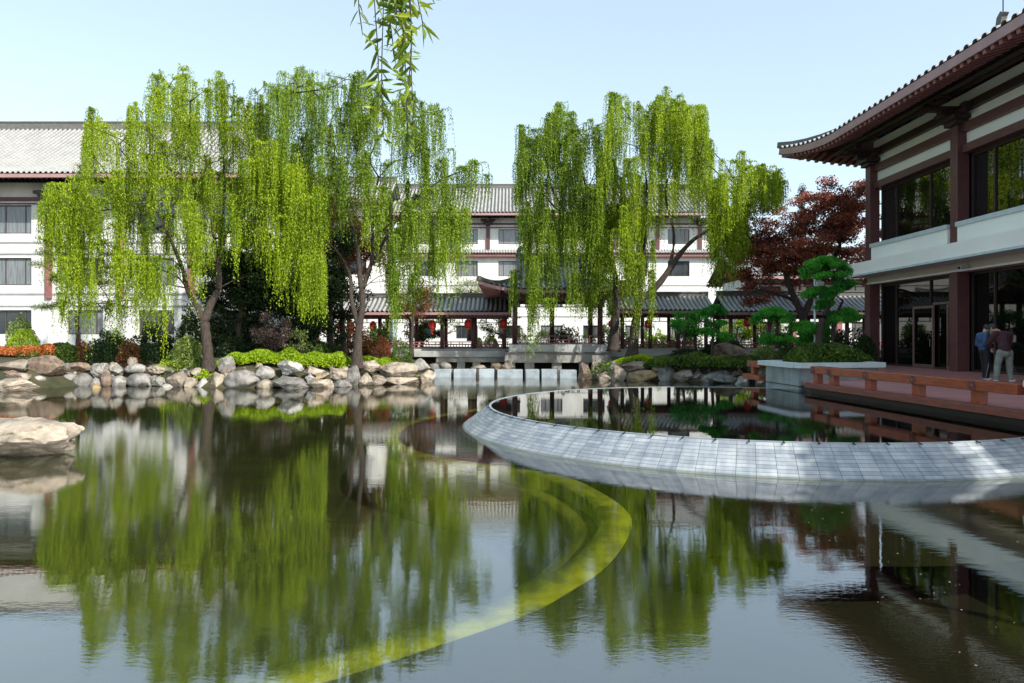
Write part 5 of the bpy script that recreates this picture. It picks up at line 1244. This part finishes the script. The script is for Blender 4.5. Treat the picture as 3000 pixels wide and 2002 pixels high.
hedge('dark_hedge', 'very dark hedge in the shade behind the purple brown shrub', [gg(640,0,36.4), gg(800,0,37.0), gg(1000,0,37.6)], 1.3, .8, M['leaf_dark'], 15000, .12, .05, 85)
o = hedge('ivy_bed', 'dark glossy ivy bed over the right bank boulders', [gg(1900,0,37.6), gg(2060,0,36.4), gg(2180,0,35.2), gg(2235,0,34.0)], 2.6, .5, M['leaf_mid'], 16000, .14, .08, 86, None, 'ground cover')
o = hedge('ivy_bed', 'sunny yellow green ground cover beside the leaning willow trunk', [gg(1765,0,39.2), gg(1850,0,39.4), gg(1930,0,38.6)], 1.5, .32, M['leaf_lime'], 7000, .09, .05, 87, None, 'ground cover')
ph_ = hedge('planter_hedge', 'rounded green hedge with yellowish tips growing in the granite planter', [Vector((8.9,22.5,1.28)), Vector((9.9,22.7,1.3)), Vector((10.9,23.2,1.25)), Vector((11.6,23.9,1.1))], 1.9, .58, M['leaf_mid'], 14000, .12, .055, 88)
g = random.Random(12)
for k, (x, Yk, w_, hh, mt, lab) in enumerate([(640,39.5,2.2,1.5,'leaf_mid','tall loose green shrub in the shade right of the first willow trunk'),(770,40.5,2.4,2.2,'leaf_dark','very tall dark shrub behind the purple brown shrub'),(885,41,2.0,2.0,'leaf_mid','deep green shrub between the purple brown shrub and the dark tree'),(1030,42.5,2.0,1.8,'leaf_brown','rusty brown shrub right behind the second willow trunk'),(1105,43.5,1.6,1.7,'leaf_mid','green shrub before the left part of the covered walk'),(330,40,2.0,1.2,'leaf_mid','green shrub against the white wall behind the left willow strands'),(450,40.5,2.2,1.8,'leaf_dark','tall dark shrub against the white wall left of the first trunk'),(560,41,1.8,2.4,'leaf_mid','tall green shrub directly behind the first trunk'),(1655,54,2.0,1.6,'leaf_mid','green shrub behind the middle of the pavilion railing'),(1800,54,2.2,2.0,'leaf_mid','green shrub behind the right column of the pavilion'),(1930,54,2.4,1.3,'leaf_lime','yellow green shrub behind the covered walk right of the pavilion'),(2010,53,2.0,2.0,'leaf_mid','green shrub under the right walk roof behind the clipped tree'),(2260,52,3.0,2.3,'leaf_mid','green shrub behind the dark covered walk, left of the tallest pine'),(2110,42,2.0,1.0,'leaf_dark','dark shrub behind the small cloud pine'),(2440,36,3.0,1.5,'leaf_dark','dark shrub mass behind the tallest cloud pine')]):
    c = px(x, 0, Yk); c.z = 1.0; shrub('loose_shrub', lab, 'shrub', c, (w_*.55, w_*.4, hh*1.05), M[mt], 3800, .15, .08, 200+k, 'loose shrubs behind the bank', .35)
for k, (x, y, Yk, r_, hh) in enumerate([(100,1078,33,.5,.3),(505,1062,33.4,.5,.3),(585,1075,33.0,.4,.25),(600,1092,32.2,.3,.2),(770,1110,32,.3,.25),(1205,1070,35.4,.3,.25),(690,1068,33.2,.5,.3),(1010,1070,33.6,.4,.25),(1765,1095,37,.5,.4),(1960,1068,37,.5,.35)]):
    c = px(x, y, Yk); c.z = max(.3, gz(c.x, Yk)-.05); shrub('bank_plant', 'small tuft of green plants sprouting between the bank boulders', 'plant', c, (r_*1.3, r_, hh*1.6), M['leaf_lime' if k % 2 else 'leaf_mid'], 500, .12, .05, 240+k, 'plant tufts between the bank boulders', .4)
# leaf litter and small floating petals
P = []; g = np.random.default_rng(9)
for k in range(70):
    y = g.uniform(4.9, 11); x = g.uniform(1.5, .72*y); a = g.random()*6.28; s_ = g.uniform(.005, .013)
    P.append([(x+s_*math.cos(a+t), y+s_*math.sin(a+t), .004) for t in (0, 1.57, 3.14, 4.71)])
o = np_mesh('floating_petals', np.array(P).reshape(-1, 3), np.arange(4*len(P)).reshape(-1, 4), M['petal']); tag(o, 'tiny pale petals scattered on the pond surface at lower right', 'petals', kind='stuff')

# ------------------------------------------------------------------ willow twigs hanging into the picture from above
rng = np.random.default_rng(77); random.seed(77)
Yn = 2.75; root = empty('hanging_willow_branch', px(1150, -60, Yn), 'near willow twigs with long green leaves hanging in from the top of the picture', 'branch')
tw = MB(); LV = []; LQ = []
def blade(base, d, L, Wd):
    d = Vector(d).normalized(); sd = d.cross(Vector((random.uniform(-1,1), random.uniform(-1,1), random.uniform(-.4,.4)))).normalized(); up = sd.cross(d)
    n = 6; o = len(LV)
    for i in range(n+1):
        t = i/n; w_ = Wd*math.sin(math.pi*min(1, t*1.02+.0))**.75*(1-.35*t)/2*1.2 if 0 < t < 1 else .0004
        c = Vector(base)+d*(L*t)-Vector((0,0,1))*L*.12*t*t
        LV.extend([tuple(c+sd*w_+up*w_*.35), tuple(c), tuple(c-sd*w_+up*w_*.35)])
    for i in range(n):
        for k in (0, 1): LQ.append((o+3*i+k, o+3*i+k+1, o+3*i+4+k, o+3*i+3+k))
tws = [(1052,-60,1058,105,0,6,.9),(1098,-60,1108,330,.05,28,1.),(1120,-60,1124,420,.12,36,.75),(1150,-60,1165,60,-.05,22,1.),(1175,-60,1185,230,.0,34,1.),(1190,-60,1192,430,.1,62,.78),(1205,-60,1198,260,-.08,16,1.1),(1222,-60,1236,85,.0,8,1.15),(1165,-60,1178,110,.1,26,1.),(1210,100,1205,410,.2,36,.7),(1240,-80,1270,10,0,3,.8),(1140,-60,1150,160,.15,26,.9)]
for x0, y0, x1, y1, dy, n, sc in tws:
    pts = [px(x0+(x1-x0)*t+4*math.sin(t*5+x0), y0+(y1-y0)*t, Yn+dy) for t in np.linspace(0, 1, 9)]
    tw.tube(pts, [.0022]*8+[.001], 5)
    for k in range(n):
        t = (k+.3+random.random()*.6)/n; t = t if y1 < 300 else (t*.55 if random.random() < .35 else .55+t*.45)
        t = min(t, 1); i = min(7, int(t*8)); p = pts[i].lerp(pts[i+1], t*8-i)
        a = random.uniform(0, 6.28); blade(p, (math.cos(a)*.8, math.sin(a)*.5, random.uniform(-1.1, .25)), random.uniform(.045, .085)*sc, random.uniform(.012, .019)*sc)
e_ = px(1236, 72, Yn)
blade(e_, (.08,0,-1), .085, .015); blade(e_, (.75,0,-.55), .085, .014); blade(e_, (-.5,0,-.4), .03, .012); blade(px(1052,28,Yn), (-.6,0,-1), .07, .014)
tw.tube([px(960,-120,Yn), px(1080,-75,Yn), px(1200,-70,Yn), px(1330,-110,Yn)], [.012,.010,.009,.006], 6)
np_mesh('leaves', LV, LQ, M['leaf_near'], root, smooth=True); tw.build('twig', M['barkd'], root)

tree('shade_tree', 'tall broadleaf tree off to the right that dapples the pool rim with shade', 'tree', [[(17.5,1.2,.9),(17.3,1.3,5),(16.8,1.8,9)]], [[.28,.2,.1]],
     [(15.1,2.0,11.5),(15.7,2.3,11.8),(16.3,1.8,11.4),(16.6,2.4,12.2),(14.2,3.3,10.2),(14.9,3.1,10.4),(15.6,2.7,11.0),(16.0,1.5,11.9),(18.4,2.2,11.8),(19.0,1.7,11.5),(19.7,2.3,12),(20.4,1.8,11.6),(18.9,2.6,12.4),(17.6,.6,12.8)], [.74]*14, 520, .22, .12, M['leaf_mid'], M['bark'], 61)
# the restaurant, its deck and what stands on it were drawn on a plan of their own; convert that plan to the metres of the pond plan
UNIT = Matrix.Translation((0, 0, -.286))@Matrix.Scale(1.126, 4)
def to_pond_metres(o):
    if o.type == 'MESH': o.data.transform(UNIT)
    else: o.location = UNIT@o.location
    for c in KIDS(o):
        if o.type == 'EMPTY': c.matrix_parent_inverse = Matrix.Translation(-o.location)
        to_pond_metres(c)
for o in [o for o in bpy.data.objects if o.parent is None and (o in (rbld, dk, d2, sp_, pl, g1, g2, ph_) or o.name.split('.')[0] in ('lightning_rod', 'security_camera', 'bench_rail', 'golf_putter'))]: to_pond_metres(o)
# ------------------------------------------------------------------ camera, sun, sky
cam = bpy.data.cameras.new('camera'); co = bpy.data.objects.new('camera', cam); COL.objects.link(co); scene.camera = co
co.location = (0, 0, EYE); co.rotation_euler = (R(90), 0, 0); cam.sensor_width = 36; cam.lens = 36*F/3000; cam.clip_end = 3000; cam.clip_start = .05
cam.shift_x = (1500-CX)/3000; cam.shift_y = -(1001-CY)/3000
AZ, EL = R(45), R(39.5)
sun = bpy.data.lights.new('sun', 'SUN'); so = bpy.data.objects.new('sun', sun); COL.objects.link(so)
sd = Vector((math.sin(AZ)*math.cos(EL), -math.cos(AZ)*math.cos(EL), math.sin(EL)))
so.rotation_euler = sd.to_track_quat('Z', 'Y').to_euler(); sun.energy = 3.1; sun.angle = R(.5); sun.color = (1, .95, .87)
wd_ = bpy.data.worlds.new('World'); scene.world = wd_; wd_.use_nodes = True; nt = wd_.node_tree
for n in list(nt.nodes): nt.nodes.remove(n)
sk = nt.nodes.new('ShaderNodeTexSky'); sk.sky_type = 'NISHITA'; sk.sun_disc = False; sk.sun_elevation = EL; sk.sun_rotation = math.pi-AZ
sk.air_density = 1.0; sk.dust_density = 1.5; sk.ozone_density = .7
bg = nt.nodes.new('ShaderNodeBackground'); bg.inputs[1].default_value = .15; ou = nt.nodes.new('ShaderNodeOutputWorld')
hs = nt.nodes.new('ShaderNodeHueSaturation'); hs.inputs['Saturation'].default_value = .65; hs.inputs['Hue'].default_value = .49; nt.links.new(sk.outputs[0], hs.inputs['Color'])
hz = mixc(nt, .48, hs.outputs[0], (1.75, 2.42, 2.90)); nt.links.new(hz, bg.inputs[0])
nt.links.new(bg.outputs[0], ou.inputs[0])
scene.render.engine = 'CYCLES'
vs = scene.view_settings; vs.view_transform = 'Standard'; vs.look = 'None'; vs.exposure = 1.1; vs.gamma = 1
